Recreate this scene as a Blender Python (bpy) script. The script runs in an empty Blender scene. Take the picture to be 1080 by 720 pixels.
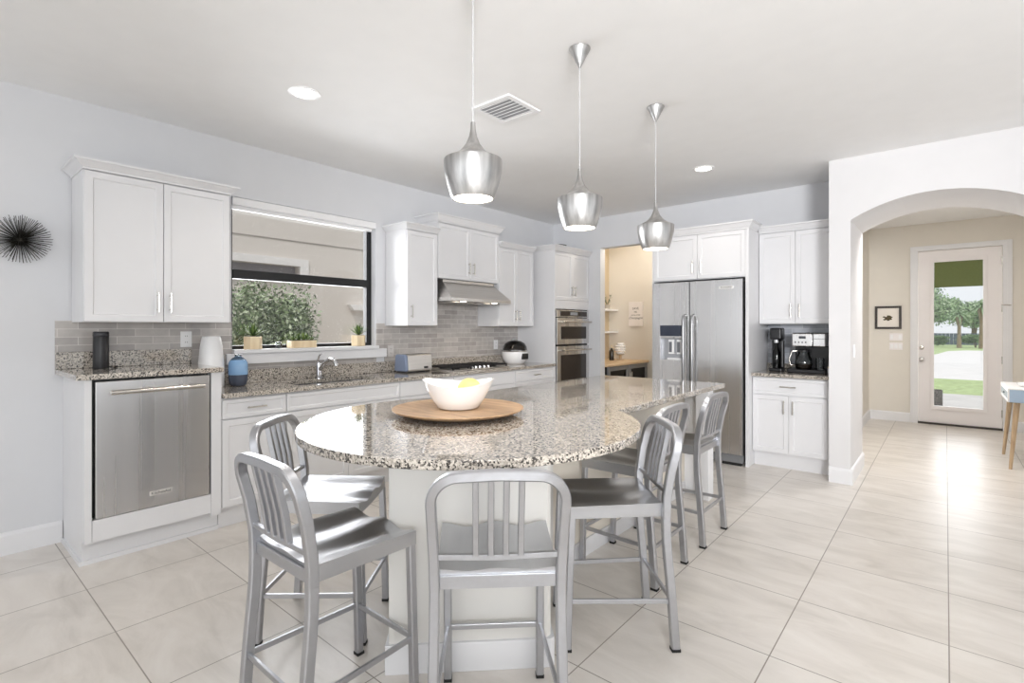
import bpy, bmesh, math, random
from mathutils import Vector, Matrix
R = math.radians
PI = math.pi
random.seed(7)
SC = bpy.context.scene
COL = SC.collection

# ------------------------------------------------------------------ camera
cam_d = bpy.data.cameras.new('camera')
cam = bpy.data.objects.new('camera', cam_d)
COL.objects.link(cam)
cam.location = (0, 0, 1.36)
cam.rotation_euler = (PI / 2, 0, 0.7024)
cam_d.sensor_width = 36
cam_d.lens = 540.4 / 1080 * 36
cam_d.shift_y = -14.5 / 1080
cam_d.clip_start = 0.05
SC.camera = cam

# ------------------------------------------------------------------ world, sun, daylight, exposure
W = bpy.data.worlds.new('world')
SC.world = W
W.use_nodes = True
wn = W.node_tree
wn.nodes['Background'].inputs[0].default_value = (0.92, 0.96, 1.0, 1)
wn.nodes['Background'].inputs[1].default_value = 1.0

def light(name, kind, loc, rot, energy, color=(1, 1, 1), **k):
    d = bpy.data.lights.new(name, kind)
    d.energy = energy
    d.color = color
    for a, v in k.items():
        setattr(d, a, v)
    o = bpy.data.objects.new(name, d)
    COL.objects.link(o)
    o.location = loc
    o.rotation_euler = rot
    return o

light('sun', 'SUN', (0, 0, 20), (R(28), R(22), 0), 2.0, (1.0, 0.96, 0.9), angle=R(2))
# area lamps added as even fill from the room's unseen rear and right
light('rear_glass_daylight', 'AREA', (-0.8, -3.6, 1.45), (R(90), 0, 0), 46, (0.97, 0.985, 1.0), shape='RECTANGLE', size=6.0, size_y=2.5)
light('side_glass_daylight', 'AREA', (4.2, 1.6, 1.45), (R(90), 0, R(90)), 24, (1.0, 0.99, 0.97), shape='RECTANGLE', size=6.0, size_y=2.5)
# daylight at the kitchen window and at the front door glass
light('window_daylight', 'AREA', (-4.50, 2.33, 1.79), (R(90), 0, R(-90)), 55, (0.95, 0.97, 1.0), shape='RECTANGLE', size=1.3, size_y=1.18)
light('door_daylight', 'AREA', (0.13, 9.95, 1.25), (R(-90), 0, 0), 28, (0.97, 0.98, 1.0), shape='RECTANGLE', size=1.6, size_y=2.2)
# unseen fill lamps added behind the camera, aimed at ceiling and far corner
light('bounce_flash', 'AREA', (2.1, -1.5, 1.75), (R(140), 0, R(25)), 120, (0.97, 0.985, 1.0), shape='DISK', size=1.4)
_fl = light('aimed_flash', 'SPOT', (2.0, -1.6, 2.1), (0, 0, 0), 1150, (0.99, 0.99, 1.0), spot_size=R(58), spot_blend=0.8, shadow_soft_size=0.6)
_fl.rotation_euler = (Vector((-2.7, 5.8, 2.35)) - _fl.location).to_track_quat('-Z', 'Y').to_euler()
light('foyer_lamp', 'AREA', (0.1, 6.45, 2.80), (0, 0, 0), 44, (1.0, 0.98, 0.96), shape='DISK', size=0.5)  # unseen lamp added to brighten the foyer

SC.view_settings.view_transform = 'Standard'
SC.view_settings.look = 'None'
SC.view_settings.exposure = -0.14
SC.view_settings.gamma = 1.0
SC.view_settings.use_curve_mapping = False
SC.cycles.max_bounces = 10
SC.cycles.diffuse_bounces = 6
SC.cycles.glossy_bounces = 5
SC.cycles.transmission_bounces = 6
SC.cycles.transparent_max_bounces = 10
SC.cycles.use_denoising = True
SC.cycles.sample_clamp_indirect = 8
SC.cycles.caustics_reflective = False
SC.cycles.caustics_refractive = False

# ------------------------------------------------------------------ materials
def lin(h):
    v = [int(h[i:i + 2], 16) / 255 for i in (0, 2, 4)]
    return tuple(c / 12.92 if c <= 0.04045 else ((c + 0.055) / 1.055) ** 2.4 for c in v) + (1,)

class Mat:
    def __init__(s, name):
        s.m = bpy.data.materials.new(name)
        s.m.use_nodes = True
        s.t = s.m.node_tree
        s.b = s.t.nodes['Principled BSDF']
        s.out = s.t.nodes['Material Output']
    def n(s, typ, **k):
        nd = s.t.nodes.new(typ)
        for a, v in k.items():
            if a.startswith('i_'):
                nd.inputs[a[2:].replace('_', ' ')].default_value = v
            else:
                setattr(nd, a, v)
        return nd
    def l(s, a, b):
        s.t.links.new(a, b)
    def set(s, **k):
        for a, v in k.items():
            s.b.inputs[a.replace('_', ' ')].default_value = v
    def coord(s, scale=(1, 1, 1), loc=(0, 0, 0), rot=(0, 0, 0)):
        tc = s.n('ShaderNodeTexCoord')
        mp = s.n('ShaderNodeMapping')
        mp.inputs['Scale'].default_value = scale
        mp.inputs['Location'].default_value = loc
        mp.inputs['Rotation'].default_value = rot
        s.l(tc.outputs['Object'], mp.inputs['Vector'])
        return mp.outputs['Vector']
    def ramp(s, fac, stops, interp='LINEAR'):
        r = s.n('ShaderNodeValToRGB')
        r.color_ramp.interpolation = interp
        e = r.color_ramp.elements
        while len(e) < len(stops):
            e.new(0.5)
        for el, (p, c) in zip(e, stops):
            el.position = p
            el.color = c
        s.l(fac, r.inputs[0])
        return r.outputs['Color']
    def bump(s, h, strength=0.1, dist=0.01):
        b = s.n('ShaderNodeBump')
        b.inputs['Strength'].default_value = strength
        b.inputs['Distance'].default_value = dist
        s.l(h, b.inputs['Height'])
        s.l(b.outputs['Normal'], s.b.inputs['Normal'])

def plain(name, col, rough=0.5, metal=0.0, var=0.03, scale=6, **k):
    m = Mat(name)
    c = lin(col) if isinstance(col, str) else tuple(col) + (1,)
    nz = m.n('ShaderNodeTexNoise')
    nz.inputs['Scale'].default_value = scale
    m.l(m.coord(), nz.inputs['Vector'])
    lo = tuple(max(0, x * (1 - var)) for x in c[:3]) + (1,)
    hi = tuple(min(1, x * (1 + var)) for x in c[:3]) + (1,)
    m.l(m.ramp(nz.outputs['Fac'], [(0.3, lo), (0.7, hi)]), m.b.inputs['Base Color'])
    m.set(Roughness=rough, Metallic=metal, **k)
    return m.m

def brushed(name, col, rough, stretch, amt=0.07):
    m = Mat(name)
    c = lin(col)
    nz = m.n('ShaderNodeTexNoise')
    nz.inputs['Scale'].default_value = 1
    nz.inputs['Detail'].default_value = 3
    m.l(m.coord(scale=stretch), nz.inputs['Vector'])
    lo = tuple(x * (1 - amt) for x in c[:3]) + (1,)
    hi = tuple(min(1, x * (1 + amt)) for x in c[:3]) + (1,)
    m.l(m.ramp(nz.outputs['Fac'], [(0.3, lo), (0.7, hi)]), m.b.inputs['Base Color'])
    rr = m.ramp(nz.outputs['Fac'], [(0.3, (rough * .85,) * 3 + (1,)), (0.7, (rough * 1.15,) * 3 + (1,))])
    m.l(rr, m.b.inputs['Roughness'])
    m.set(Metallic=1.0)
    return m.m

def glassy(name, tint=(1, 1, 1), refl=0.12, rough=0.0):
    m = Mat(name)
    tr = m.n('ShaderNodeBsdfTransparent')
    tr.inputs[0].default_value = tuple(tint) + (1,)
    gl = m.n('ShaderNodeBsdfGlossy')
    gl.inputs['Roughness'].default_value = rough
    fr = m.n('ShaderNodeFresnel')
    fr.inputs['IOR'].default_value = 1.45
    mul = m.n('ShaderNodeMath', operation='MULTIPLY')
    mul.inputs[1].default_value = refl / 0.12
    m.l(fr.outputs[0], mul.inputs[0])
    mx = m.n('ShaderNodeMixShader')
    m.l(mul.outputs[0], mx.inputs[0])
    m.l(tr.outputs[0], mx.inputs[1])
    m.l(gl.outputs[0], mx.inputs[2])
    m.l(mx.outputs[0], m.out.inputs['Surface'])
    return m.m

def emit(name, col, strength):
    m = Mat(name)
    m.set(Base_Color=lin(col), Emission_Color=lin(col), Emission_Strength=strength)
    return m.m

def granite(name):
    m = Mat(name)
    v = m.coord()
    vo = m.n('ShaderNodeTexVoronoi')
    vo.inputs['Scale'].default_value = 150
    m.l(v, vo.inputs['Vector'])
    sep = m.n('ShaderNodeSeparateColor')
    m.l(vo.outputs['Color'], sep.inputs[0])
    nz = m.n('ShaderNodeTexNoise')
    nz.inputs['Scale'].default_value = 60
    nz.inputs['Detail'].default_value = 2
    m.l(v, nz.inputs['Vector'])
    ad = m.n('ShaderNodeMath', operation='MULTIPLY_ADD')
    m.l(nz.outputs['Fac'], ad.inputs[0])
    ad.inputs[1].default_value = 0.8
    ad.inputs[2].default_value = -0.40
    su = m.n('ShaderNodeMath', operation='ADD', use_clamp=True)
    m.l(sep.outputs[0], su.inputs[0])
    m.l(ad.outputs[0], su.inputs[1])
    c = m.ramp(su.outputs[0], [(0.0, lin('35322f')), (0.17, lin('66605a')), (0.30, lin('9a938a')),
                               (0.44, lin('b9b1a6')), (0.64, lin('cbc3b8')), (0.84, lin('a8a198'))], 'CONSTANT')
    m.l(c, m.b.inputs['Base Color'])
    m.set(Roughness=0.05, IOR=1.6)
    m.b.inputs['Coat Weight'].default_value = 0.35
    m.b.inputs['Coat Roughness'].default_value = 0.02
    return m.m

def floor_mat():
    m = Mat('porcelain_floor_tile')
    v = m.coord(loc=(-0.011, -2.882 + 6 * 0.5694, 0))
    br = m.n('ShaderNodeTexBrick')
    br.offset = 0.0
    br.inputs['Scale'].default_value = 1
    br.inputs['Brick Width'].default_value = 0.5694
    br.inputs['Row Height'].default_value = 0.5694
    br.inputs['Mortar Size'].default_value = 0.0026
    br.inputs['Mortar Smooth'].default_value = 0.1
    br.inputs['Color1'].default_value = (0.35, 0.35, 0.35, 1)
    br.inputs['Color2'].default_value = (0.65, 0.65, 0.65, 1)
    m.l(v, br.inputs['Vector'])
    nz = m.n('ShaderNodeTexNoise')
    nz.inputs['Scale'].default_value = 2.2
    nz.inputs['Detail'].default_value = 9
    nz.inputs['Roughness'].default_value = 0.62
    nz.inputs['Distortion'].default_value = 0.8
    m.l(m.coord(scale=(1, 2.6, 1), rot=(0, 0, R(25))), nz.inputs['Vector'])
    c1 = m.ramp(nz.outputs['Fac'], [(0.30, lin('c9c3bb')), (0.52, lin('d8d2cb')), (0.72, lin('e1dcd6'))])
    mx = m.n('ShaderNodeMix', data_type='RGBA', blend_type='SOFT_LIGHT')
    mx.inputs[0].default_value = 0.35
    m.l(c1, mx.inputs[6])
    m.l(br.outputs['Color'], mx.inputs[7])
    mg = m.n('ShaderNodeMix', data_type='RGBA')
    m.l(br.outputs['Fac'], mg.inputs[0])
    m.l(mx.outputs[2], mg.inputs[6])
    mg.inputs[7].default_value = lin('8d857c')
    m.l(mg.outputs[2], m.b.inputs['Base Color'])
    m.set(Roughness=0.3, IOR=1.5)
    inv = m.n('ShaderNodeMath', operation='SUBTRACT')
    inv.inputs[0].default_value = 1.0
    m.l(br.outputs['Fac'], inv.inputs[1])
    m.bump(inv.outputs[0], 0.25, 0.003)
    return m.m

def subway(name, axis, cols, mortar):
    m = Mat(name)
    sx = m.n('ShaderNodeSeparateXYZ')
    m.l(m.coord(), sx.inputs[0])
    cx = m.n('ShaderNodeCombineXYZ')
    m.l(sx.outputs[axis], cx.inputs[0])
    m.l(sx.outputs[2], cx.inputs[1])
    v = cx.outputs[0]
    br = m.n('ShaderNodeTexBrick')
    br.offset = 0.5
    br.inputs['Scale'].default_value = 1
    br.inputs['Brick Width'].default_value = 0.205
    br.inputs['Row Height'].default_value = 0.052
    br.inputs['Mortar Size'].default_value = 0.0016
    br.inputs['Bias'].default_value = 0.0
    br.inputs['Color1'].default_value = lin(cols[0])
    br.inputs['Color2'].default_value = lin(cols[1])
    br.inputs['Mortar'].default_value = lin(mortar)
    m.l(v, br.inputs['Vector'])
    nz = m.n('ShaderNodeTexNoise')
    nz.inputs['Scale'].default_value = 14
    nz.inputs['Detail'].default_value = 4
    m.l(v, nz.inputs['Vector'])
    mx = m.n('ShaderNodeMix', data_type='RGBA', blend_type='OVERLAY')
    mx.inputs[0].default_value = 0.35
    m.l(br.outputs['Color'], mx.inputs[6])
    m.l(m.ramp(nz.outputs['Fac'], [(0.25, (0.35,) * 3 + (1,)), (0.75, (0.65,) * 3 + (1,))]), mx.inputs[7])
    m.l(mx.outputs[2], m.b.inputs['Base Color'])
    m.set(Roughness=0.18)
    return m.m

def wood(name, dark, light_, scale=(3, 40, 40), rough=0.45):
    m = Mat(name)
    nz = m.n('ShaderNodeTexNoise')
    nz.inputs['Scale'].default_value = 1
    nz.inputs['Detail'].default_value = 7
    nz.inputs['Distortion'].default_value = 0.6
    m.l(m.coord(scale=scale), nz.inputs['Vector'])
    m.l(m.ramp(nz.outputs['Fac'], [(0.3, lin(dark)), (0.68, lin(light_))]), m.b.inputs['Base Color'])
    m.set(Roughness=rough)
    return m.m

def leaf_mat(name, a, b, c):
    m = Mat(name)
    oi = m.n('ShaderNodeNewGeometry')
    m.l(m.ramp(oi.outputs['Random Per Island'], [(0.0, lin(a)), (0.5, lin(b)), (1.0, lin(c))]), m.b.inputs['Base Color'])
    m.set(Roughness=0.55)
    return m.m

M = dict(
    wall=plain('wall_paint', 'd6d7da', 0.75, var=0.01),
    arch=plain('arch_wall_paint', 'd6d5d6', 0.75, var=0.01),
    ceil=plain('ceiling_paint', 'efefef', 0.85, var=0.01),
    beige=plain('foyer_beige_paint', 'dcd7ce', 0.75, var=0.01),
    tan=plain('pantry_tan_paint', 'd2c1a4', 0.75, var=0.01),  # beige wall with the warm pantry light put into its colour
    trim=plain('white_trim_paint', 'e2e2e4', 0.4, var=0.01),
    cab=plain('white_cabinet_paint', 'dddddf', 0.35, var=0.01),
    door=plain('door_paint', 'ece8e8', 0.4, var=0.01),
    floor=floor_mat(),
    granite=granite('speckled_granite'),
    tile=subway('grey_glass_subway_tile', 1, ('a39e9b', 'bdb8b4'), 'd8d4d0'),
    tileb=subway('grey_blue_subway_tile', 0, ('adb0b9', 'cccfd6'), 'e2e2e4'),
    steel=brushed('brushed_stainless', 'd6d5d5', 0.27, (9, 9, 0.12), 0.018),
    steelh=brushed('brushed_stainless_hood', 'dad7d3', 0.42, (2, 2, 90)),
    alu=brushed('brushed_aluminium', 'b9babe', 0.38, (60, 60, 60), 0.03),
    aluseat=brushed('brushed_aluminium_seat', 'bcbdc0', 0.34, (60, 3, 60), 0.015),
    shade=brushed('spun_aluminium', 'b9b8b7', 0.33, (34, 34, 0.4), 0.3),  # streaks in the colour imitate vertical reflections on the metal
    chrome=plain('satin_nickel', 'c6c2bb', 0.22, 1.0, 0.02),
    polish=plain('polished_chrome', 'd8d8da', 0.08, 1.0, 0.01),
    darksteel=plain('grey_steel_handle', '9c9c9e', 0.3, 1.0, 0.02),
    black=plain('black_plastic', '17171a', 0.35),
    iron=plain('cast_iron', '232224', 0.55),
    frame=plain('black_window_frame', '0f0f11', 0.4),
    ovglass=plain('dark_oven_glass', '2a2421', 0.08),
    white=plain('white_plastic', 'efeff0', 0.3, var=0.01),
    ceramic=plain('white_ceramic', 'f1f1f1', 0.12, var=0.005),
    glass=glassy('clear_pane', (1, 1, 1), 0.10),
    smoke=glassy('smoked_glass', (0.16, 0.16, 0.17), 0.12),
    dome=glassy('dark_dome_glass', (0.22, 0.2, 0.19), 0.16),
    clear=glassy('clear_glass', (0.9, 0.93, 0.94), 0.16),
    board=wood('acacia_board', '957659', 'c2a27f', (4, 26, 26)),
    butcher=wood('butcher_block', 'd0b08a', 'e4cba8', (40, 3, 40)),
    oak=wood('oak_legs', 'ae9275', 'd2b998', (40, 40, 4)),
    pot=wood('pale_wood_planter', 'dcc39c', 'eedcbb', (20, 20, 4), 0.6),
    bulb=emit('lamp_diffuser', 'fff6e8', 5.0),
    can=emit('downlight_lens', 'fff4e4', 6.0),
    rubber=plain('black_rubber', '141414', 0.7),
    lemon=plain('lemon_skin', 'd3c87c', 0.4, var=0.08, scale=40),
)

# ------------------------------------------------------------------ mesh builder
class B:
    def __init__(s):
        s.bm = bmesh.new()
    def box(s, x0, x1, y0, y1, z0, z1):
        v = [s.bm.verts.new((x, y, z)) for z in (z0, z1) for y in (y0, y1) for x in (x0, x1)]
        for f in ((0, 2, 3, 1), (4, 5, 7, 6), (0, 1, 5, 4), (2, 6, 7, 3), (0, 4, 6, 2), (1, 3, 7, 5)):
            s.bm.faces.new([v[i] for i in f])
        return s
    def prism(s, pts, z0, z1, axis='z'):
        def P(a, b, c):
            return {'z': (a, b, c), 'y': (a, c, b), 'x': (c, a, b)}[axis]
        lo = [s.bm.verts.new(P(a, b, z0)) for a, b in pts]
        hi = [s.bm.verts.new(P(a, b, z1)) for a, b in pts]
        n = len(pts)
        s.bm.faces.new(lo[::-1])
        s.bm.faces.new(hi)
        for i in range(n):
            s.bm.faces.new([lo[i], lo[(i + 1) % n], hi[(i + 1) % n], hi[i]])
        bmesh.ops.recalc_face_normals(s.bm, faces=s.bm.faces)
        return s
    def lathe(s, prof, cx=0, cy=0, n=32, caps=True, mat=None):
        rings = []
        for r, z in prof:
            if r < 1e-6:
                rings.append([s.bm.verts.new((cx, cy, z))])
            else:
                rings.append([s.bm.verts.new((cx + r * math.cos(2 * PI * i / n), cy + r * math.sin(2 * PI * i / n), z)) for i in range(n)])
        fs = []
        for a, b in zip(rings, rings[1:]):
            for i in range(n):
                j = (i + 1) % n
                if len(a) == 1 and len(b) == 1:
                    continue
                if len(a) == 1:
                    fs.append(s.bm.faces.new([a[0], b[j], b[i]]))
                elif len(b) == 1:
                    fs.append(s.bm.faces.new([a[i], a[j], b[0]]))
                else:
                    fs.append(s.bm.faces.new([a[i], a[j], b[j], b[i]]))
        if caps:
            if len(rings[0]) > 1:
                s.bm.faces.new(rings[0][::-1])
            if len(rings[-1]) > 1:
                s.bm.faces.new(rings[-1])
        if mat is not None:
            vs = set(v for r in rings for v in r)
            bmesh.ops.transform(s.bm, matrix=mat, verts=list(vs))
        bmesh.ops.recalc_face_normals(s.bm, faces=s.bm.faces)
        return s
    def sweep(s, path, prof, nrm=(0, 1, 0), closed=False):
        # prof: points (side, normal) carried along path; nrm is the fixed plane normal
        path = [Vector(p) for p in path]
        nrm = Vector(nrm)
        rings = []
        n = len(path)
        for i, p in enumerate(path):
            if closed:
                t = path[(i + 1) % n] - path[i - 1]
            else:
                t = path[min(i + 1, n - 1)] - path[max(i - 1, 0)]
            t.normalize()
            nn = nrm - t * nrm.dot(t)
            if nn.length < 1e-4:
                nn = Vector((1, 0, 0)) - t * t.x
            nn.normalize()
            sd = t.cross(nn)
            rings.append([s.bm.verts.new(p + sd * a + nn * b) for a, b in prof])
        k = len(prof)
        pairs = list(zip(rings, rings[1:]))
        if closed:
            pairs.append((rings[-1], rings[0]))
        for a, b in pairs:
            for i in range(k):
                j = (i + 1) % k
                s.bm.faces.new([a[i], a[j], b[j], b[i]])
        if not closed:
            s.bm.faces.new(rings[0][::-1])
            s.bm.faces.new(rings[-1])
        bmesh.ops.recalc_face_normals(s.bm, faces=s.bm.faces)
        return s
    def tube(s, path, r, n=10, closed=False):
        prof = [(r * math.cos(2 * PI * i / n), r * math.sin(2 * PI * i / n)) for i in range(n)]
        d = Vector(path[-1]) - Vector(path[0])
        nr = (0, 1, 0)
        if abs(d.y) > 0.7 * d.length and d.length > 0:
            nr = (0, 0, 1) if abs(d.z) < 0.7 * d.length else (1, 0, 0)
        return s.sweep(path, prof, nr, closed)
    def grid(s, us, vs, holes, thick, fn):
        # flat sheet in (u,v) with rectangular holes, thickened; fn(u,v,w) -> xyz
        us = sorted(set(us)); vs = sorted(set(vs))
        def solid(i, j):
            if not (0 <= i < len(us) - 1 and 0 <= j < len(vs) - 1):
                return False
            cu = (us[i] + us[i + 1]) / 2; cv = (vs[j] + vs[j + 1]) / 2
            return not any(a < cu < b and c < cv < d for a, b, c, d in holes)
        V = {}
        def g(i, j, k):
            if (i, j, k) not in V:
                V[(i, j, k)] = s.bm.verts.new(fn(us[i], vs[j], thick * k))
            return V[(i, j, k)]
        for i in range(len(us) - 1):
            for j in range(len(vs) - 1):
                if not solid(i, j):
                    continue
                for k in (0, 1):
                    s.bm.faces.new([g(i, j, k), g(i + 1, j, k), g(i + 1, j + 1, k), g(i, j + 1, k)])
                for di, dj, a, b in ((-1, 0, (i, j), (i, j + 1)), (1, 0, (i + 1, j), (i + 1, j + 1)), (0, -1, (i, j), (i + 1, j)), (0, 1, (i, j + 1), (i + 1, j + 1))):
                    if not solid(i + di, j + dj):
                        s.bm.faces.new([g(*a, 0), g(*b, 0), g(*b, 1), g(*a, 1)])
        bmesh.ops.recalc_face_normals(s.bm, faces=s.bm.faces)
        return s
    def obj(s, name, mat, parent=None, smooth=False, bevel=0, seg=2, loc=None, rotz=0, subsurf=0):
        me = bpy.data.meshes.new(name)
        s.bm.to_mesh(me)
        s.bm.free()
        me.materials.append(mat)
        if smooth:
            for p in me.polygons:
                p.use_smooth = True
            try:
                me.set_sharp_from_angle(angle=R(40))
            except Exception:
                pass
        o = bpy.data.objects.new(name, me)
        COL.objects.link(o)
        if parent is not None:
            o.parent = parent
        if loc is not None:
            o.location = loc
        o.rotation_euler.z = rotz
        if bevel:
            b = o.modifiers.new('bevel', 'BEVEL')
            b.width = bevel
            b.segments = seg
            b.limit_method = 'ANGLE'
            b.angle_limit = R(40)
        if subsurf:
            d = o.modifiers.new('sub', 'SUBSURF')
            d.levels = d.render_levels = subsurf
        return o

def tag(o, label, cat, group=None, kind=None):
    o['label'] = label
    o['category'] = cat
    if group:
        o['group'] = group
    if kind:
        o['kind'] = kind
    return o

def thing(name, label, cat, loc=(0, 0, 0), rotz=0, group=None):
    o = bpy.data.objects.new(name, None)
    o.empty_display_size = 0.1
    COL.objects.link(o)
    o.location = loc
    o.rotation_euler.z = rotz
    return tag(o, label, cat, group)

def struct(o):
    o['kind'] = 'structure'
    return o

def box(name, mat, parent, x0, x1, y0, y1, z0, z1, bevel=0.0):
    return B().box(x0, x1, y0, y1, z0, z1).obj(name, mat, parent, bevel=bevel)

def text_obj(body, size, mat, parent, name, loc, rot, shear=0.0, spacing=1.0, align='CENTER'):
    cu = bpy.data.curves.new('lettering', 'FONT')
    cu.body = body
    cu.size = size
    cu.extrude = 0.0004
    cu.shear = shear
    cu.space_character = spacing
    cu.align_x = align
    cu.align_y = 'CENTER'
    t = bpy.data.objects.new('lettering', cu)
    COL.objects.link(t)
    dg = bpy.context.evaluated_depsgraph_get()
    me = bpy.data.meshes.new_from_object(t.evaluated_get(dg))
    bpy.data.objects.remove(t)
    bpy.data.curves.remove(cu)
    me.materials.clear()
    me.materials.append(mat)
    o = bpy.data.objects.new(name, me)
    COL.objects.link(o)
    o.parent = parent
    o.location = loc
    o.rotation_euler = rot
    return o

def copy_tree(o, parent=None):
    c = o.copy()
    COL.objects.link(c)
    c.parent = parent
    for ch in list(o.children):
        copy_tree(ch, c)
    return c

# ------------------------------------------------------------------ the setting
WX, WB, ZC = -4.30, 6.00, 2.835       # left wall, back wall, ceiling
AY0, AY1 = 5.28, 6.10                 # arch wall front and back
DY = 9.35                             # front door wall
struct(box('floor', M['floor'], None, -4.45, 4.6, -4.2, DY + 0.1, -0.12, 0))
struct(box('ceiling', M['ceil'], None, -4.45, 4.6, -4.2, DY + 0.25, ZC, ZC + 0.2))

# left wall with the kitchen window opening
WY0, WY1, WZ0, WZ1 = 1.655, 2.995, 1.185, 2.40
struct(B().grid([-4.2, WY0, WY1, 6.15], [0, WZ0, WZ1, ZC], [(WY0, WY1, WZ0, WZ1)], 0.16,
                lambda u, v, w: (WX - w, u, v)).obj('wall_left', M['wall']))
# back wall with the pantry opening (its right side is hidden behind the refrigerator cabinet)
PX0, PX1, PZ = -3.53, -2.52, 2.425
struct(B().grid([-4.30, PX0, PX1, -0.79], [0, PZ, ZC], [(PX0, PX1, -1, PZ)], 0.12,
                lambda u, v, w: (u, WB + w, v)).obj('wall_back', M['wall']))
# thick wall with the arched opening to the foyer
AX0, AX1, ASP, APK = -0.628, 0.512, 2.292, 2.452
pts = [(-0.79, 0), (AX0, 0), (AX0, ASP)]
cx = (AX0 + AX1) / 2; hw = (AX1 - AX0) / 2; sg = APK - ASP
rr = (hw * hw + sg * sg) / (2 * sg)
a0 = math.asin(hw / rr)
for i in range(1, 32):
    a = -a0 + 2 * a0 * i / 32
    pts.append((cx + rr * math.sin(a), APK - rr + rr * math.cos(a)))
pts += [(AX1, ASP), (AX1, 0), (4.5, 0), (4.5, ZC), (-0.79, ZC)]
struct(B().prism(pts, AY0, AY1, 'y').obj('wall_arch', M['arch']))
# foyer
struct(box('wall_foyer_left', M['beige'], None, -1.0, -0.88, AY1, DY, 0, ZC))
struct(box('wall_foyer_right', M['beige'], None, 1.05, 1.17, AY1, DY, 0, ZC))
DX0, DX1, DZ = -0.304, 0.575, 2.448
struct(B().grid([-1.0, DX0, DX1, 1.17], [0, DZ, ZC], [(DX0, DX1, -1, DZ)], 0.14,
                lambda u, v, w: (u, DY + w, v)).obj('wall_foyer_front', M['beige']))
# pantry
struct(box('wall_pantry_left', M['tan'], None, -4.42, -4.20, WB + 0.12, 7.42, 0, ZC))
struct(box('wall_pantry_back', M['beige'], None, -4.42, -1.9, 7.42, 7.54, 0, ZC))
struct(box('wall_pantry_right', M['beige'], None, -2.02, -1.9, WB + 0.12, 7.42, 0, ZC))

def baseboard(name, x0, x1, y0, y1, face):
    b = B()
    if face == 'x':
        b.prism([(x0, 0), (x1, 0), (x1, 0.115), (x0 + (x1 - x0) * 0.55, 0.128), (x0, 0.135)], y0, y1, 'y')
    else:
        b.prism([(y0, 0), (y1, 0), (y1, 0.115), (y0 + (y1 - y0) * 0.55, 0.128), (y0, 0.135)], x0, x1, 'x')
    return struct(b.obj(name, M['trim']))
baseboard('baseboard_left', WX, WX + 0.016, -4.2, 0.64, 'x')
baseboard('baseboard_arch', AX0, AX0 + 0.016, AY0, AY1, 'x')
baseboard('baseboard_pillar', -0.79, AX0 + 0.016, AY0, AY0 - 0.016, 'y')
baseboard('baseboard_foyer_left', -0.88, -0.864, AY1, DY, 'x')
baseboard('baseboard_foyer_front', -0.864, -0.392, DY, DY - 0.016, 'y')
baseboard('baseboard_foyer_right', 1.05, 1.034, AY1, DY, 'x')
baseboard('baseboard_foyer_corner', 0.668, 1.034, DY, DY - 0.016, 'y')

# kitchen window: black frame, sashes, panes, white sill with apron, blind cassette
win = bpy.data.objects.new('window_1', None); COL.objects.link(win); win.location = (WX, 0, 0); struct(win)
fx0, fx1 = -0.13, -0.075
fb = B().grid([WY0, WY0 + 0.035, WY1 - 0.055, WY1], [WZ0, WZ0 + 0.03, WZ1 - 0.05, WZ1], [(WY0 + 0.035, WY1 - 0.055, WZ0 + 0.03, WZ1 - 0.05)], 0.055,
              lambda u, v, w: (fx0 + w, u, v))
fb.obj('window_frame', M['frame'], win)
box('meeting_rail', M['frame'], win, fx0 + 0.005, fx1 + 0.012, WY0 + 0.035, WY1 - 0.055, 1.757, 1.83)
box('upper_pane', M['glass'], win, fx0 + 0.022, fx0 + 0.027, WY0 + 0.03, WY1 - 0.05, 1.82, WZ1 - 0.045)
box('lower_pane', M['glass'], win, fx0 + 0.03, fx0 + 0.035, WY0 + 0.03, WY1 - 0.05, WZ0 + 0.025, 1.765)
B().box(-0.074, 0.06, WY0 + 0.0, WY1 + 0.0, WZ0 - 0.03, WZ0 + 0.001).obj('window_sill', M['trim'], win, bevel=0.003)
box('apron', M['trim'], win, 0.0, 0.045, WY0 - 0.05, WY1 + 0.1, WZ0 - 0.115, WZ0 - 0.0305, bevel=0.004)
bc = thing('window_blind', 'white roller blind cassette across the top of the kitchen window', 'blind', (WX, 0, 0))
box('cassette', M['white'], bc, -0.07, 0.014, WY0 + 0.004, WY1 - 0.004, 2.335, 2.395, bevel=0.006)
box('rail', M['white'], bc, -0.045, -0.02, WY0 + 0.01, WY1 - 0.03, 2.305, 2.334, bevel=0.003)

# front door with casing
dr = bpy.data.objects.new('door_1', None); COL.objects.link(dr); dr.location = (0, DY, 0); struct(dr)
B().prism([(DX0 - 0.086, 0), (DX0, 0), (DX0, DZ), (DX1, DZ), (DX1, 0), (DX1 + 0.092, 0), (DX1 + 0.092, DZ + 0.07), (DX0 - 0.086, DZ + 0.07)], -0.02, 0.0, 'y').obj('door_casing', M['trim'], dr, bevel=0.004)
B().prism([(DX0 - 0.06, 0), (DX0 - 0.045, 0), (DX0 - 0.045, DZ + 0.03), (DX1 + 0.045, DZ + 0.03), (DX1 + 0.045, 0), (DX1 + 0.06, 0), (DX1 + 0.06, DZ + 0.045), (DX0 - 0.06, DZ + 0.045)], -0.028, -0.02, 'y').obj('casing_bead', M['trim'], dr)
gx0, gx1, gz0, gz1 = -0.126, 0.386, 0.262, 2.28
leaf = B().grid([DX0 + 0.004, gx0, gx1, DX1 - 0.004], [0.025, gz0, gz1, DZ - 0.004], [(gx0, gx1, gz0, gz1)], 0.045, lambda u, v, w: (u, 0.012 + w, v)).obj('door_leaf', M['door'], dr)
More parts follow.
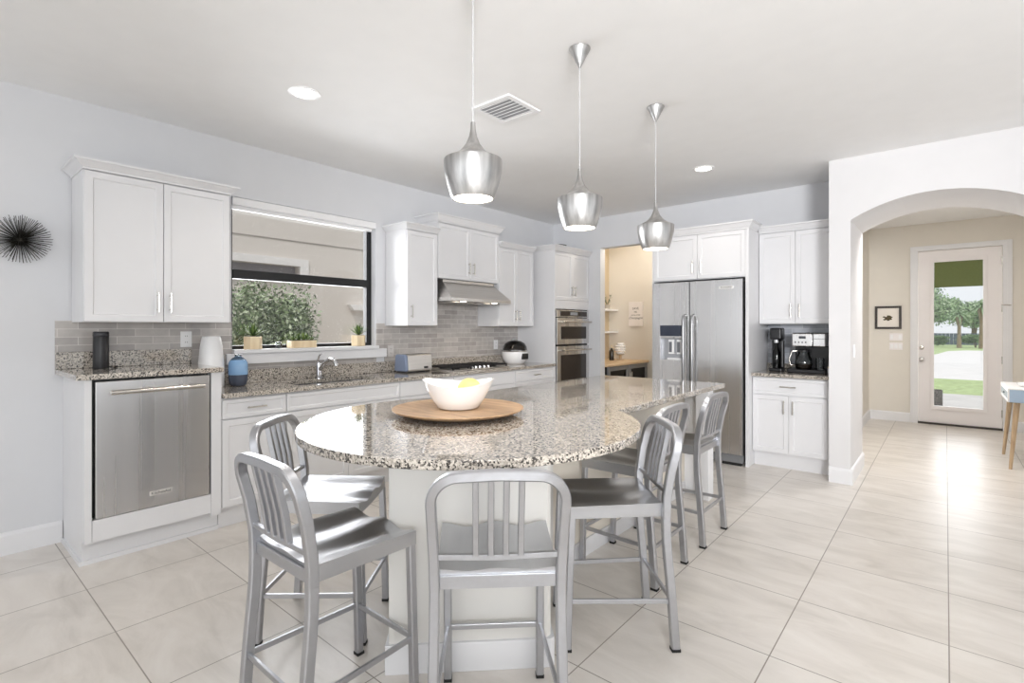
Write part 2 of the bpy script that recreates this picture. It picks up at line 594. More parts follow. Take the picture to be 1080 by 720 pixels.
B().grid([gx0 - 0.04, gx0, gx1, gx1 + 0.04], [gz0 - 0.05, gz0, gz1, gz1 + 0.045], [(gx0, gx1, gz0, gz1)], 0.012, lambda u, v, w: (u, -0.008 + w * 1.6, v)).obj('glazing_bead', M['door'], leaf, bevel=0.003)
box('glass_pane', M['glass'], leaf, gx0, gx1, 0.03, 0.036, gz0, gz1)
box('glass_shade', plain('olive_shade_fabric', '6c774a', 0.8, scale=60), leaf, gx0 + 0.002, gx1 - 0.002, 0.022, 0.028, 1.925, gz1 - 0.001)
box('threshold', plain('dark_threshold', '3c3734', 0.5), dr, DX0, DX1, -0.02, 0.13, 0, 0.024)
for kz, nm in ((0.915, 'door_knob'), (1.075, 'deadbolt')):
    mt = Matrix.Translation((-0.262, 0.012, kz)) @ Matrix.Rotation(R(90), 4, 'X')
    pr = [(0.028, 0), (0.028, 0.006), (0.010, 0.01), (0.010, 0.03), (0.024, 0.036), (0.027, 0.05), (0.02, 0.06), (0, 0.062)] if nm == 'door_knob' else [(0.027, 0), (0.027, 0.012), (0.016, 0.016), (0, 0.018)]
    B().lathe(pr, mat=mt, n=20).obj(nm, M['chrome'], leaf, smooth=True)
for hz in (2.25, 1.62, 0.93, 0.22):
    box('hinge', M['chrome'], dr, DX1 - 0.012, DX1 + 0.006, -0.005, 0.012, hz - 0.05, hz + 0.05)
B().tube([(DX1, -0.01, 1.66), (DX1 + 0.03, -0.05, 1.66), (DX1 + 0.075, -0.07, 1.655)], 0.006).obj('door_stop', M['chrome'], dr, smooth=True)

# backsplash tile
struct(box('backsplash_raised_counter', M['tile'], None, WX, WX + 0.01, 0.605, 1.369, 1.066, 1.405))
struct(box('backsplash_sink_corner', M['tile'], None, WX, WX + 0.01, 1.3695, WY0, 0.92, 1.405))
struct(box('backsplash_under_window', M['tile'], None, WX, WX + 0.01, WY0 + 0.001, WY1 + 0.0, 0.95, WZ0 - 0.116))
struct(B().prism([(WY1 + 0.101, 0.95), (5.189, 0.95), (5.189, 1.378), (4.432, 1.378), (4.432, 1.86), (3.498, 1.86), (3.498, 1.38), (WY1 + 0.101, 1.38)], WX, WX + 0.01, 'x').obj('backsplash_cooktop', M['tile']))
struct(box('backsplash_window_return', M['tile'], None, WX, WX + 0.01, WY1 + 0.002, WY1 + 0.1, WZ0 - 0.03, 1.405))
struct(box('backsplash_coffee_counter', M['tileb'], None, -1.46, -0.792, WB - 0.01, WB, 0.95, 1.42))

# ------------------------------------------------------------------ cabinets
def shaker(name, parent, x0, x1, z0, z1, yf, t=0.02, stile=0.058, rec=0.009, mat=None):
    b = B().box(x0, x1, yf, yf + t, z0, z1)
    f = min(b.bm.faces, key=lambda f: f.calc_center_median().y)
    b.bm.normal_update()
    st = min(stile, (z1 - z0) * 0.3, (x1 - x0) * 0.3)
    r = bmesh.ops.inset_region(b.bm, faces=[f], thickness=st)
    r2 = bmesh.ops.inset_region(b.bm, faces=[f], thickness=0.006)
    for v in f.verts:
        v.co.y += rec
    bmesh.ops.recalc_face_normals(b.bm, faces=b.bm.faces)
    return b.obj(name, mat or M['cab'], parent, bevel=0.0015, seg=1)

def pull(parent, x, z, yf, L=0.128, horiz=False):
    b = B()
    y = yf - 0.03
    d = (1, 0) if horiz else (0, 1)
    h = L / 2
    b.tube([(x - d[0] * h, y, z - d[1] * h), (x + d[0] * h, y, z + d[1] * h)], 0.0055, 8)
    for s in (-1, 1):
        px, pz = x + s * d[0] * h * 0.72, z + s * d[1] * h * 0.72
        b.tube([(px, y, pz), (px, yf + 0.0005, pz)], 0.0045, 8)
    return b.obj('handle', M['chrome'], parent, smooth=True)

def crown(parent, w, depth, z, h=0.068, out=0.052, left=True, right=True, y0=-0.02, rdepth=None):
    prof = [(0, z - 0.007), (0.006, z - 0.007), (0.006, z + 0.004), (0.018, z + 0.014), (out - 0.012, z + h - 0.018), (out, z + h - 0.012), (out, z + h), (0, z + h)]
    path = []
    if left:
        path.append((0.0, depth))
    path += [(0.0, y0), (w, y0)]
    if right:
        path.append((w, rdepth or depth))
    b = B()
    rings = []
    n = len(path)
    for i, (x, y) in enumerate(path):
        nx = ny = 0
        segs = []
        if i > 0:
            segs.append((x - path[i - 1][0], y - path[i - 1][1]))
        if i < n - 1:
            segs.append((path[i + 1][0] - x, path[i + 1][1] - y))
        nrms = []
        for dx, dy in segs:
            l = math.hypot(dx, dy)
            nrms.append((dy / l, -dx / l))
        if len(nrms) == 2 and nrms[0] != nrms[1]:
            off = (nrms[0][0] + nrms[1][0], nrms[0][1] + nrms[1][1])
        else:
            off = nrms[0]
        rings.append([b.bm.verts.new((x + off[0] * o, y + off[1] * o, zz)) for o, zz in prof])
    k = len(prof)
    for a, c in zip(rings, rings[1:]):
        for i in range(k):
            j = (i + 1) % k
            b.bm.faces.new([a[i], a[j], c[j], c[i]])
    b.bm.faces.new(rings[0]); b.bm.faces.new(rings[-1][::-1])
    bmesh.ops.recalc_face_normals(b.bm, faces=b.bm.faces)
    b.obj('crown_moulding', M['cab'], parent)
    # closing board on top
    box('top_board', M['cab'], parent, 0.002, w - 0.002, y0 + 0.002, depth, z + h - 0.03, z + h - 0.006)

LX = -3.72      # carcass front of the left run (door faces stand 2 cm proud)
LD = LX - WX - 0.001
def left_cab(name, label, y0, **k):
    return thing(name, label, 'cabinet', (LX, y0, 0), R(90), **k)

# end cabinet around the dishwasher, carrying the raised worktop
c = left_cab('dishwasher_cabinet', 'white raised end cabinet framing the dishwasher, beside the left wall', 0.645)
B().prism([(-0.02, 0.137), (0.05, 0.137), (0.05, 0.0), (LD, 0.0), (LD, 1.064), (-0.02, 1.064)], 0, 0.034, 'x').obj('end_panel', M['cab'], c, bevel=0.001)
B().box(0.654, 0.716, -0.02, LD, 0.115, 1.064).obj('side_panel', M['cab'], c, bevel=0.001)
box('bottom_panel', M['cab'], c, 0.036, 0.653, -0.016, 0.0, 0.137, 0.262, bevel=0.001)
box('toe_kick', M['cab'], c, 0.034, 0.716, 0.05, 0.07, 0, 0.137)
box('shoe_moulding', M['trim'], c, -0.012, 0.716, 0.036, 0.05, 0, 0.025)
box('side_shoe_moulding', M['trim'], c, -0.012, 0.0, 0.05, LD - 0.02, 0, 0.025)
box('back_board', M['cab'], c, 0.034, 0.654, LD - 0.02, LD, 0.14, 1.064)

d = thing('dishwasher', 'brushed stainless steel dishwasher under the raised granite worktop', 'dishwasher', (LX, 0.683, 0), R(90))
B().box(0.012, 0.606, -0.02, 0.03, 0.266, 1.05).obj('front_panel', M['steel'], d, bevel=0.004)
box('tub', M['black'], d, 0.0, 0.612, 0.032, 0.5, 0.264, 1.058)
hb = B()
hb.tube([(0.075, -0.062, 0.985), (0.565, -0.062, 0.985)], 0.0135, 14)
for hx in (0.085, 0.555):
    hb.tube([(hx, -0.062, 0.985), (hx, -0.0195, 0.985)], 0.008, 10)
hb.obj('handle', M['chrome'], d, smooth=True)
bd = B().box(0.272, 0.392, -0.0245, -0.0195, 0.335, 0.362).obj('badge', plain('badge_silver', 'e4e2df', 0.3, 0.6), d)
text_obj('KitchenAid', 0.023, M['black'], bd, 'lettering', (0.332, -0.0248, 0.3485), (R(90), 0, 0))

def slab(name, mat, parent, x0, x1, y0, y1, z0, z1, bevel=0.004):
    return B().box(x0, x1, y0, y1, z0, z1).obj(name, mat, parent, bevel=bevel)

w = thing('granite_worktop', 'short raised granite worktop above the dishwasher', 'worktop', (0, 0, 0))
slab('slab', M['granite'], w, WX + 0.001, -3.675, 0.606, 1.368, 1.065, 1.097)
slab('upstand', M['granite'], w, WX + 0.011, WX + 0.031, 0.608, 1.366, 1.0975, 1.205, 0.002)

# lower base cabinets
def base_cab(name, label, y0, y1, spec, left_open=False):
    wd = y1 - y0
    c = left_cab(name, label, y0)
    if name == 'sink_cabinet':
        box('carcass', M['cab'], c, 0.001, wd - 0.001, 0, LD, 0.135, 0.69)
        box('front_rail', M['cab'], c, 0.001, wd - 0.001, 0, 0.02, 0.6905, 0.884)
    else:
        box('carcass', M['cab'], c, 0.001, wd - 0.001, 0, LD, 0.135, 0.884)
    box('toe_kick', M['cab'], c, 0.001, wd - 0.001, 0.05, 0.07, 0, 0.134)
    g = 0.003
    spec(c, wd, g)
    return c
def spec_drawer_door(c, wd, g):
    dw = shaker('drawer_front', c, g, wd - g, 0.745, 0.872, -0.02, stile=0.035)
    pull(dw, wd / 2, 0.81, -0.02, 0.13, True)
    do = shaker('door', c, g, wd - g, 0.15, 0.735, -0.02)
    pull(do, wd - 0.09, 0.70, -0.02, 0.13, True)
def spec_false_doors(c, wd, g):
    shaker('false_front', c, g, wd - g, 0.745, 0.872, -0.02, stile=0.035)
    a = shaker('door', c, g, wd / 2 - g / 2, 0.15, 0.735, -0.02)
    pull(a, wd / 2 - 0.09, 0.70, -0.02, 0.13, True)
    b = shaker('door', c, wd / 2 + g / 2, wd - g, 0.15, 0.735, -0.02)
    pull(b, wd / 2 + 0.09, 0.70, -0.02, 0.13, True)
def spec_panel(c, wd, g):
    B().box(g, wd - g, -0.02, 0, 0.745, 0.872).obj('false_front', M['cab'], c, bevel=0.0015)
    shaker('drawer_front', c, g, wd - g, 0.45, 0.735, -0.02)
    shaker('drawer_front', c, g, wd - g, 0.15, 0.44, -0.02)
def spec_drawers(c, wd, g):
    for z0, z1 in ((0.745, 0.872), (0.45, 0.735), (0.15, 0.44)):
        dw = shaker('drawer_front', c, g, wd - g, z0, z1, -0.02, stile=0.035)
        pull(dw, wd / 2, (z0 + z1) / 2, -0.02, 0.12, True)
base_cab('base_cabinet', 'white base cabinet with one drawer over one door, next to the dishwasher', 1.364, 1.805, spec_drawer_door)
base_cab('sink_cabinet', 'white two-door sink base cabinet under the window', 1.806, 2.832, spec_false_doors)
base_cab('base_cabinet', 'white base cabinet below the toaster, between sink and cooktop', 2.833, 3.48, spec_panel)
base_cab('cooktop_cabinet', 'white base cabinet under the gas cooktop', 3.481, 4.43, spec_panel)
base_cab('base_cabinet', 'white narrow drawer cabinet between the cooktop and the oven tower', 4.431, 5.188, spec_drawers)

# long worktop with the sink cut-out
w = thing('granite_worktop', 'long granite worktop running from the dishwasher to the oven tower', 'worktop', (0, 0, 0))
SX0, SX1, SY0, SY1 = -4.14, -3.78, 1.95, 2.70
CX0, CX1, CY0, CY1 = -4.19, -3.76, 3.53, 4.40
B().grid([1.370, SY0, SY1, 5.188], [WX + 0.001, SX0, SX1, -3.675], [(SY0, SY1, SX0, SX1)], 0.032,
         lambda u, v, k: (v, u, 0.886 + k)).obj('slab', M['granite'], w, bevel=0.003)
slab('upstand', M['granite'], w, WX + 0.011, WX + 0.031, 1.370, 5.186, 0.9185, 1.022, 0.002)

s = thing('kitchen_sink', 'undermounted stainless sink under the window', 'sink', (0, 0, 0))
sb = B()
o_ = [(SX0 - 0.012, SY0 - 0.012), (SX1 + 0.012, SY0 - 0.012), (SX1 + 0.012, SY1 + 0.012), (SX0 - 0.012, SY1 + 0.012)]
sb.grid([SX0 - 0.02, SX0, SX1, SX1 + 0.02], [SY0 - 0.02, SY0, SY1, SY1 + 0.02], [(SX0, SX1, SY0, SY1)], -0.002, lambda u, v, k: (u, v, 0.8855 + k))
bt = [sb.bm.verts.new((x, y, 0.70)) for x, y in ((SX0, SY0), (SX1, SY0), (SX1, SY1), (SX0, SY1))]
tp = [sb.bm.verts.new((x, y, 0.885)) for x, y in ((SX0, SY0), (SX1, SY0), (SX1, SY1), (SX0, SY1))]
sb.bm.faces.new(bt)
for i in range(4):
    sb.bm.faces.new([bt[i], bt[(i + 1) % 4], tp[(i + 1) % 4], tp[i]])
bmesh.ops.remove_doubles(sb.bm, verts=sb.bm.verts, dist=0.003)
sb.obj('basin', M['steel'], s)
B().lathe([(0.045, 0.7005), (0.045, 0.704), (0.03, 0.703), (0, 0.703)], (SX0 + SX1) / 2, 2.32, 24).obj('drain', M['polish'], s, smooth=True)

f = thing('kitchen_faucet', 'polished chrome single-lever faucet behind the sink', 'faucet', (-4.205, 2.34, 0.9186))
B().lathe([(0.034, 0), (0.034, 0.012), (0.027, 0.018), (0.026, 0.1), (0.023, 0.13), (0.0, 0.138)], n=20).obj('body', M['polish'], f, smooth=True)
sp = [(0.0, 0.0, 0.06), (0.04, 0.005, 0.105), (0.09, 0.015, 0.145), (0.14, 0.02, 0.168), (0.18, 0.025, 0.168), (0.21, 0.03, 0.15)]
sp2 = []
for i in range(len(sp) - 1):
    for t in (0, .5):
        sp2.append(tuple(sp[i][k] * (1 - t) + sp[i + 1][k] * t for k in range(3)))
sp2.append(sp[-1])
B().tube(sp2, 0.017, 14).obj('spout', M['polish'], f, smooth=True)
B().tube([(0.205, 0.0295, 0.155), (0.222, 0.033, 0.135), (0.226, 0.034, 0.115)], 0.018, 14).obj('spray_head', M['polish'], f, smooth=True)
B().tube([(-0.005, 0.0, 0.13), (0.0, -0.006, 0.165), (0.03, -0.012, 0.2), (0.075, -0.018, 0.215)], 0.008, 10).obj('lever', M['polish'], f, smooth=True)

# gas cooktop
k_ = thing('gas_cooktop', 'black and stainless gas cooktop with cast iron grates', 'cooktop', (0, 0, 0.9185))
B().box(CX0, CX1, CY0, CY1, 0, 0.010).obj('pan', M['steelh'], k_, bevel=0.004)
for gy0, gy1 in ((CY0 + 0.02, CY0 + 0.29), (CY0 + 0.30, CY0 + 0.57), (CY0 + 0.58, CY1 - 0.02)):
    gb = B()
    zt = 0.042
    x0, x1 = CX0 + 0.02, CX1 - (0.09 if 0.25 < gy0 - CY0 < 0.5 else 0.02)
    gb.box(x0, x1, gy0, gy0 + 0.012, 0.028, zt).box(x0, x1, gy1 - 0.012, gy1, 0.028, zt)
    gb.box(x0, x0 + 0.012, gy0, gy1, 0.028, zt).box(x1 - 0.012, x1, gy0, gy1, 0.028, zt)
    for i in range(1, 6):
        yy = gy0 + (gy1 - gy0) * i / 6
        gb.box(x0, x1, yy - 0.005, yy + 0.005, 0.028, zt + 0.004)
    gb.box((x0 + x1) / 2 - 0.006, (x0 + x1) / 2 + 0.006, gy0, gy1, 0.028, zt)
    for px in (x0, x1 - 0.012):
        for py in (gy0, gy1 - 0.012):
            gb.box(px, px + 0.012, py, py + 0.012, 0.0095, 0.03)
    gb.obj('grate', M['iron'], k_)
for bx, by in ((-4.07, CY0 + 0.155), (-3.88, CY0 + 0.155), (-4.02, CY0 + 0.435), (-4.07, CY1 - 0.155), (-3.88, CY1 - 0.155)):
    B().lathe([(0.045, 0.0095), (0.045, 0.016), (0.032, 0.018), (0.032, 0.025), (0, 0.026)], bx, by, 20).obj('burner', M['iron'], k_, smooth=True)
for i in range(5):
    B().lathe([(0.019, 0.0095), (0.02, 0.014), (0.016, 0.036), (0, 0.038)], CX1 - 0.04, CY0 + 0.30 + 0.065 * i, 16).obj('knob', M['polish'], k_, smooth=True)

# upper cabinets on the left wall
UX = -3.97
UD = UX - WX - 0.011
def upper(label, y0, y1, z0, z1, ztop, nd, left=True, right=True, hl='pair', depth=None, ux=UX):
    wd = y1 - y0
    dp = ux - WX - 0.011
    c = thing('upper_cabinet', label, 'cabinet', (ux, y0, 0), R(90), 'white wall cabinets along the window wall')
    box('carcass', M['cab'], c, 0, wd, 0, dp, z0, z1 + 0.012, bevel=0.001)
    g = 0.004
    if nd == 1:
        do = shaker('door', c, g, wd - g, z0 + 0.004, z1, -0.02)
        pull(do, 0.045, z0 + 0.14, -0.02)
    else:
        a = shaker('door', c, g, wd / 2 - g / 2, z0 + 0.004, z1, -0.02)
        pull(a, wd / 2 - 0.035, z0 + 0.13, -0.02)
        b = shaker('door', c, wd / 2 + g / 2, wd - g, z0 + 0.004, z1, -0.02)
        pull(b, wd / 2 + 0.035, z0 + 0.13, -0.02)
    crown(c, wd, dp, z1 + 0.012, h=ztop - z1 - 0.012, left=left, right=right)
    return c
upper('wide white two-door wall cabinet left of the window, above the raised worktop', 0.686, 1.512, 1.395, 2.312, 2.376, 2)
upper('narrow white one-door wall cabinet right of the window', 3.108, 3.496, 1.38, 2.305, 2.372, 1, right=False)
upper('tallest white two-door wall cabinet, directly above the range hood', 3.50, 4.43, 1.868, 2.435, 2.525, 2, ux=-3.965)
upper('white two-door wall cabinet between the range hood and the oven tower', 4.435, 5.087, 1.378, 2.296, 2.362, 2, left=False, right=False)

# range hood
h = thing('range_hood', 'stainless steel slanted range hood above the cooktop', 'range hood', (WX + 0.011, 3.505, 0))
hbm = B()
T = [(0.0, 0.07, 1.862), (0.33, 0.07, 1.862), (0.33, 0.85, 1.862), (0.0, 0.85, 1.862)]
T2 = [(x, y, 1.835) for x, y, _ in T]
L1 = [(0.0, 0.0, 1.665), (0.53, 0.0, 1.665), (0.53, 0.92, 1.665), (0.0, 0.92, 1.665)]
L0 = [(x, y, 1.632) for x, y, _ in L1]
rg = [[hbm.bm.verts.new(p) for p in q] for q in (T, T2, L1, L0)]
for a, b_ in zip(rg, rg[1:]):
    for i in range(4):
        j = (i + 1) % 4
        hbm.bm.faces.new([a[i], a[j], b_[j], b_[i]])
hbm.bm.faces.new(rg[0]); hbm.bm.faces.new(rg[-1][::-1])
bmesh.ops.recalc_face_normals(hbm.bm, faces=hbm.bm.faces)
hbm.obj('canopy', M['steelh'], h, bevel=0.002)
for fy in (0.06, 0.47):
    box('filter', M['chrome'], h, 0.08, 0.42, fy, fy + 0.38, 1.624, 1.6315)
for ly in (0.22, 0.70):
    B().lathe([(0.03, 1.631), (0.03, 1.626), (0, 1.626)], 0.475, ly, 16).obj('lamp', M['can'], h)
    light('hood_lamp_light', 'SPOT', (WX + 0.011 + 0.475, 3.505 + ly, 1.62), (0, 0, 0), 6, (1, 0.86, 0.7), spot_size=R(130), spot_blend=0.6, shadow_soft_size=0.03)

# oven tower
o = left_cab('oven_tower_cabinet', 'tall white oven tower cabinet in the far left corner', 5.19)
tw = 0.808
box('left_panel', M['cab'], o, 0, 0.02, -0.018, LD, 0, 2.325, bevel=0.001)
box('right_panel', M['cab'], o, tw - 0.02, tw, -0.018, LD, 0, 2.325)
box('upper_carcass', M['cab'], o, 0.02, tw - 0.02, 0, LD, 1.6, 2.325)
box('rail', M['cab'], o, 0.02, tw - 0.02, -0.018, 0, 1.6, 1.705)
box('lower_carcass', M['cab'], o, 0.02, tw - 0.02, 0, LD, 0.12, 0.5)
box('back_board', M['cab'], o, 0.02, tw - 0.02, LD - 0.02, LD, 0.5, 1.6)
shaker('drawer_front', o, 0.022, tw - 0.022, 0.14, 0.495, -0.02)
a = shaker('door', o, 0.004, tw / 2 - 0.0015, 1.71, 2.312, -0.038 + 0.018)
pull(a, tw / 2 - 0.035, 1.83, -0.02)
a = shaker('door', o, tw / 2 + 0.0015, tw - 0.004, 1.71, 2.312, -0.038 + 0.018)
pull(a, tw / 2 + 0.035, 1.83, -0.02)
crown(o, tw, LD, 2.325, h=0.066, right=False)

ov = thing('double_wall_oven', 'stainless steel double wall oven with dark glass doors', 'oven', (LX, 5.19, 0), R(90))
box('housing', M['black'], ov, 0.026, tw - 0.026, 0.0, 0.5, 0.505, 1.596)
cp = B().box(0.03, tw - 0.03, -0.03, -0.002, 1.495, 1.585).obj('control_panel', M['steel'], ov, bevel=0.003)
B().box(0.11, tw - 0.08, -0.0325, -0.0295, 1.508, 1.572).obj('touch_panel', M['ovglass'], cp)
B().box(0.33, 0.5, -0.0335, -0.032, 1.522, 1.56).obj('display', plain('oven_display', '8f9296', 0.2), cp)
for z0, z1, wz0, wz1 in ((1.15, 1.485, 1.215, 1.375), (0.515, 1.125, 0.6, 1.015)):
    od = B().box(0.03, tw - 0.03, -0.035, -0.002, z0, z1).obj('oven_door', M['steel'], ov, bevel=0.004)
    B().box(0.115, tw - 0.105, -0.0375, -0.0345, wz0, wz1).obj('door_glass', M['ovglass'], od)
    hh = B()
    hz = z1 - 0.05
    hh.tube([(0.07, -0.095, hz), (tw - 0.07, -0.095, hz)], 0.012, 14)
    for hx in (0.09, tw - 0.09):
        hh.tube([(hx, -0.095, hz), (hx, -0.0345, hz)], 0.009, 10)
    hh.obj('handle', M['chrome'], od, smooth=True)

# refrigerator and its surround
rf = thing('refrigerator_surround', 'white cabinet surround with two doors above the refrigerator', 'cabinet', (-2.465, 5.32, 0))
sw_ = 1.0
box('left_panel', M['cab'], rf, 0, 0.02, -0.02, WB - 5.322, 0, 2.335)
box('right_panel', M['cab'], rf, sw_ - 0.03, sw_, -0.02, WB - 5.322, 0, 2.335, bevel=0.001)
box('carcass', M['cab'], rf, 0.02, sw_ - 0.03, 0, WB - 5.322, 1.86, 2.335)
a = shaker('door', rf, 0.022, 0.494, 1.868, 2.325, -0.02)
pull(a, 0.455, 1.99, -0.02)
a = shaker('door', rf, 0.498, sw_ - 0.032, 1.868, 2.325, -0.02)
pull(a, 0.54, 1.99, -0.02)
crown(rf, sw_, WB - 5.322, 2.335, h=0.068, rdepth=0.25)

fr = thing('refrigerator', 'stainless steel side-by-side refrigerator with a water dispenser', 'refrigerator', (-2.435, 5.25, 0))
fw = 0.925
box('body', plain('fridge_grey_side', '2e2f31', 0.5), fr, 0.008, fw - 0.008, 0.064, 0.68, 0.03, 1.825)
gx = 0.405
DXa, DXb, Dz0, Dz1 = 0.085, 0.33, 1.02, 1.385
ld = B()
ld.grid([0.0, DXa, DXb, gx - 0.005], [0.115, Dz0, 1.25, 1.272, Dz1, 1.838], [(DXa, DXb, Dz0, 1.25)], 0.06, lambda u, v, k: (u, k, v))
ldo = ld.obj('freezer_door', M['steel'], fr)
B().box(gx + 0.005, fw, 0.0, 0.06, 0.115, 1.838).obj('fridge_door', M['steel'], fr)
box('display_panel', plain('dispenser_display', '343a48', 0.08), ldo, DXa, DXb, -0.003, 0.0005, 1.272, Dz1)
box('dispenser_recess', plain('dispenser_grey', 'a9abb0', 0.35, 0.4), ldo, DXa, DXb, 0.05, 0.058, Dz0, 1.25)
for px in (0.165, 0.255):
    pb = B().box(px, px + 0.06, 0.026, 0.05, 1.08, 1.235).obj('dispenser_paddle', M['white'], ldo, bevel=0.004)
    box('paddle_pad', plain('paddle_grey', '6a6c72', 0.3), pb, px + 0.008, px + 0.04, 0.022, 0.027, 1.1, 1.21)
box('drip_tray', M['white'], ldo, DXa + 0.07, DXb, 0.02, 0.05, Dz0, Dz0 + 0.018)
box('gasket', M['rubber'], fr, gx - 0.0048, gx + 0.0048, 0.003, 0.062, 0.116, 1.836)  # black strip added so the gap between the doors looks shaded
for hx in (gx - 0.045, gx + 0.045):
    hh = B()
    hh.tube([(hx, -0.005, 1.49), (hx, -0.05, 1.478), (hx, -0.06, 1.44), (hx, -0.06, 0.72), (hx, -0.05, 0.68), (hx, -0.005, 0.67)], 0.0145, 14)
    hh.obj('handle', M['darksteel'], fr, smooth=True)
bd = B().box(fw - 0.22, fw - 0.085, -0.005, 0.0005, 1.748, 1.775).obj('badge', plain('badge_silver_fridge', 'e4e2df', 0.3, 0.6), fr)
text_obj('KitchenAid', 0.023, M['black'], bd, 'lettering', (fw - 0.1525, -0.0053, 1.7615), (R(90), 0, 0))
box('kick_grille', plain('grille_grey', '77787a', 0.4), fr, 0.01, fw - 0.002, 0.03, 0.072, 0.03, 0.108)
box('leveling_foot', M['rubber'], fr, 0.72, fw - 0.02, 0.04, 0.07, 0.0, 0.03)
box('leveling_foot', M['rubber'], fr, 0.02, 0.2, 0.04, 0.07, 0.0, 0.03)
box('hinge_cover', M['black'], fr, fw - 0.06, fw, 0.01, 0.06, 1.8385, 1.85)

# coffee bar on the right of the refrigerator
b1 = thing('base_cabinet', 'white base cabinet with a wide drawer over two doors, right of the refrigerator', 'cabinet', (-1.464, 5.44, 0))
bw = 0.672
bdp = WB - 5.442
box('carcass', M['cab'], b1, 0, bw, 0, bdp, 0.14, 0.884)
box('toe_kick', M['cab'], b1, 0, bw, 0.05, 0.07, 0, 0.14)
dw = shaker('drawer_front', b1, 0.004, bw - 0.03, 0.715, 0.872, -0.02, stile=0.035)
pull(dw, 0.32, 0.795, -0.02, 0.14, True)
a = shaker('door', b1, 0.004, 0.322, 0.155, 0.705, -0.02)
pull(a, 0.285, 0.60, -0.02)
a = shaker('door', b1, 0.325, bw - 0.03, 0.155, 0.705, -0.02)
pull(a, 0.362, 0.60, -0.02)
box('filler', M['cab'], b1, bw - 0.028, bw, -0.018, 0, 0.14, 0.884)
w = thing('granite_worktop', 'small granite worktop under the coffee maker', 'worktop', (0, 0, 0))
slab('slab', M['granite'], w, -1.464, -0.792, 5.375, WB - 0.001, 0.886, 0.918)
slab('upstand', M['granite'], w, -1.462, -0.794, WB - 0.031, WB - 0.011, 0.9185, 0.985, 0.002)
b2 = thing('upper_cabinet', 'white two-door wall cabinet above the coffee maker', 'cabinet', (-1.464, 5.67, 0))
box('carcass', M['cab'], b2, 0, bw, 0, WB - 5.682, 1.398, 2.325, bevel=0.001)
a = shaker('door', b2, 0.004, 0.333, 1.404, 2.312, -0.02)
pull(a, 0.295, 1.53, -0.02)
a = shaker('door', b2, 0.336, bw - 0.004, 1.404, 2.312, -0.02)
pull(a, 0.375, 1.53, -0.02)
crown(b2, bw, 0.2, 2.325, h=0.06, left=False, right=False)

# ------------------------------------------------------------------ island
IX, IY, IR = -1.782, 1.803, 0.807
BX0, BX1, BY1 = -2.47, -1.355, 4.25
isl = thing('kitchen_island', 'white panelled island base under the long granite island top', 'island', (0, 0, 0))
def octbase(o_=0.0):
    q = 0.7071 * o_
    return [(-1.673, 1.226 - 1.4 * o_), (-1.225 + 1.4 * o_, 1.668), (-1.225 + 1.4 * o_, 1.69), (-1.649 - 0.5 * o_, 2.12 + 2 * o_), (-1.649 - 0.5 * o_, 2.3 - o_), (-1.9, 2.3 - o_), (-2.2 - 1.4 * o_, 1.76)]
B().prism(octbase(), 0, 0.878).obj('table_pedestal', plain('pedestal_paint', 'dad8d4', 0.45, var=0.01), isl, bevel=0.002)
B().prism([(x, y) for x, y in octbase(0.014)], 0, 0.115).obj('plinth', M['cab'], isl, bevel=0.003)
box('bar_carcass', plain('island_panel_paint', 'ddd6ca', 0.45, var=0.01), isl, -2.44, -1.65, 1.79, 4.2, 0, 0.878)
box('bar_plinth', M['cab'], isl, -1.6485, -1.637, 2.15, 4.14, 0, 0.1)
box('end_wing', M['cab'], isl, -1.649, -1.43, 4.16, 4.2, 0, 0.878)
box('end_post', M['cab'], isl, -1.52, -1.42, 4.06, 4.159, 0, 0.878, bevel=0.003)
pts = []
a1 = math.atan2(-math.sqrt(IR ** 2 - (BX0 - IX) ** 2) * -1, BX0 - IX)
aR = math.atan2(math.sqrt(IR ** 2 - (BX1 - IX) ** 2), BX1 - IX)
aL = math.atan2(math.sqrt(IR ** 2 - (BX0 - IX) ** 2), BX0 - IX)
n = 88
st = aL; en = aR + 2 * PI
for i in range(n + 1):
    a = st + (en - st) * i / n
    pts.append((IX + IR * math.cos(a), IY + IR * math.sin(a)))
pts += [(BX1, BY1), (BX0, BY1)]
it = tag(B().prism(pts, 0.879, 0.914).obj('island_worktop', M['granite'], bevel=0.004), 'large granite island top, round dining end joined to a straight bar', 'worktop')

lb = thing('lazy_susan', 'round wooden turntable board in the middle of the round island top', 'serving board', (-1.907, 1.828, 0.9145))
B().lathe([(0.1, 0), (0.1, 0.012), (0.0, 0.012)], n=40).obj('turntable_base', M['black'], lb, smooth=True)
B().lathe([(0.0, 0.0125), (0.27, 0.0125), (0.322, 0.028), (0.334, 0.036), (0.332, 0.04), (0.322, 0.037), (0, 0.034)], n=72, caps=False).obj('board', M['board'], lb, smooth=True)
bwl = B()
prof = [(0.0, 0.004), (0.09, 0.0), (0.105, 0.006), (0.135, 0.05), (0.165, 0.105), (0.178, 0.135), (0.172, 0.136), (0.158, 0.105), (0.128, 0.054), (0.098, 0.014), (0, 0.012)]
bwl.lathe(prof, n=56, caps=False)
for v in bwl.bm.verts:
    a = math.atan2(v.co.y, v.co.x)
    k = max(0, v.co.z) / 0.136
    v.co.z += k * k * 0.014 * math.cos(2 * (a - 0.70))
    v.co.x *= 1 + 0.04 * k
tag(bwl.obj('fruit_bowl', M['ceramic'], loc=(-1.905, 1.825, 0.9505), smooth=True), 'white ceramic bowl standing on the round wooden board', 'bowl')
lm = B()
bmesh.ops.create_uvsphere(lm.bm, u_segments=28, v_segments=18, radius=0.056)
for v in lm.bm.verts:
    v.co.x *= 1.12
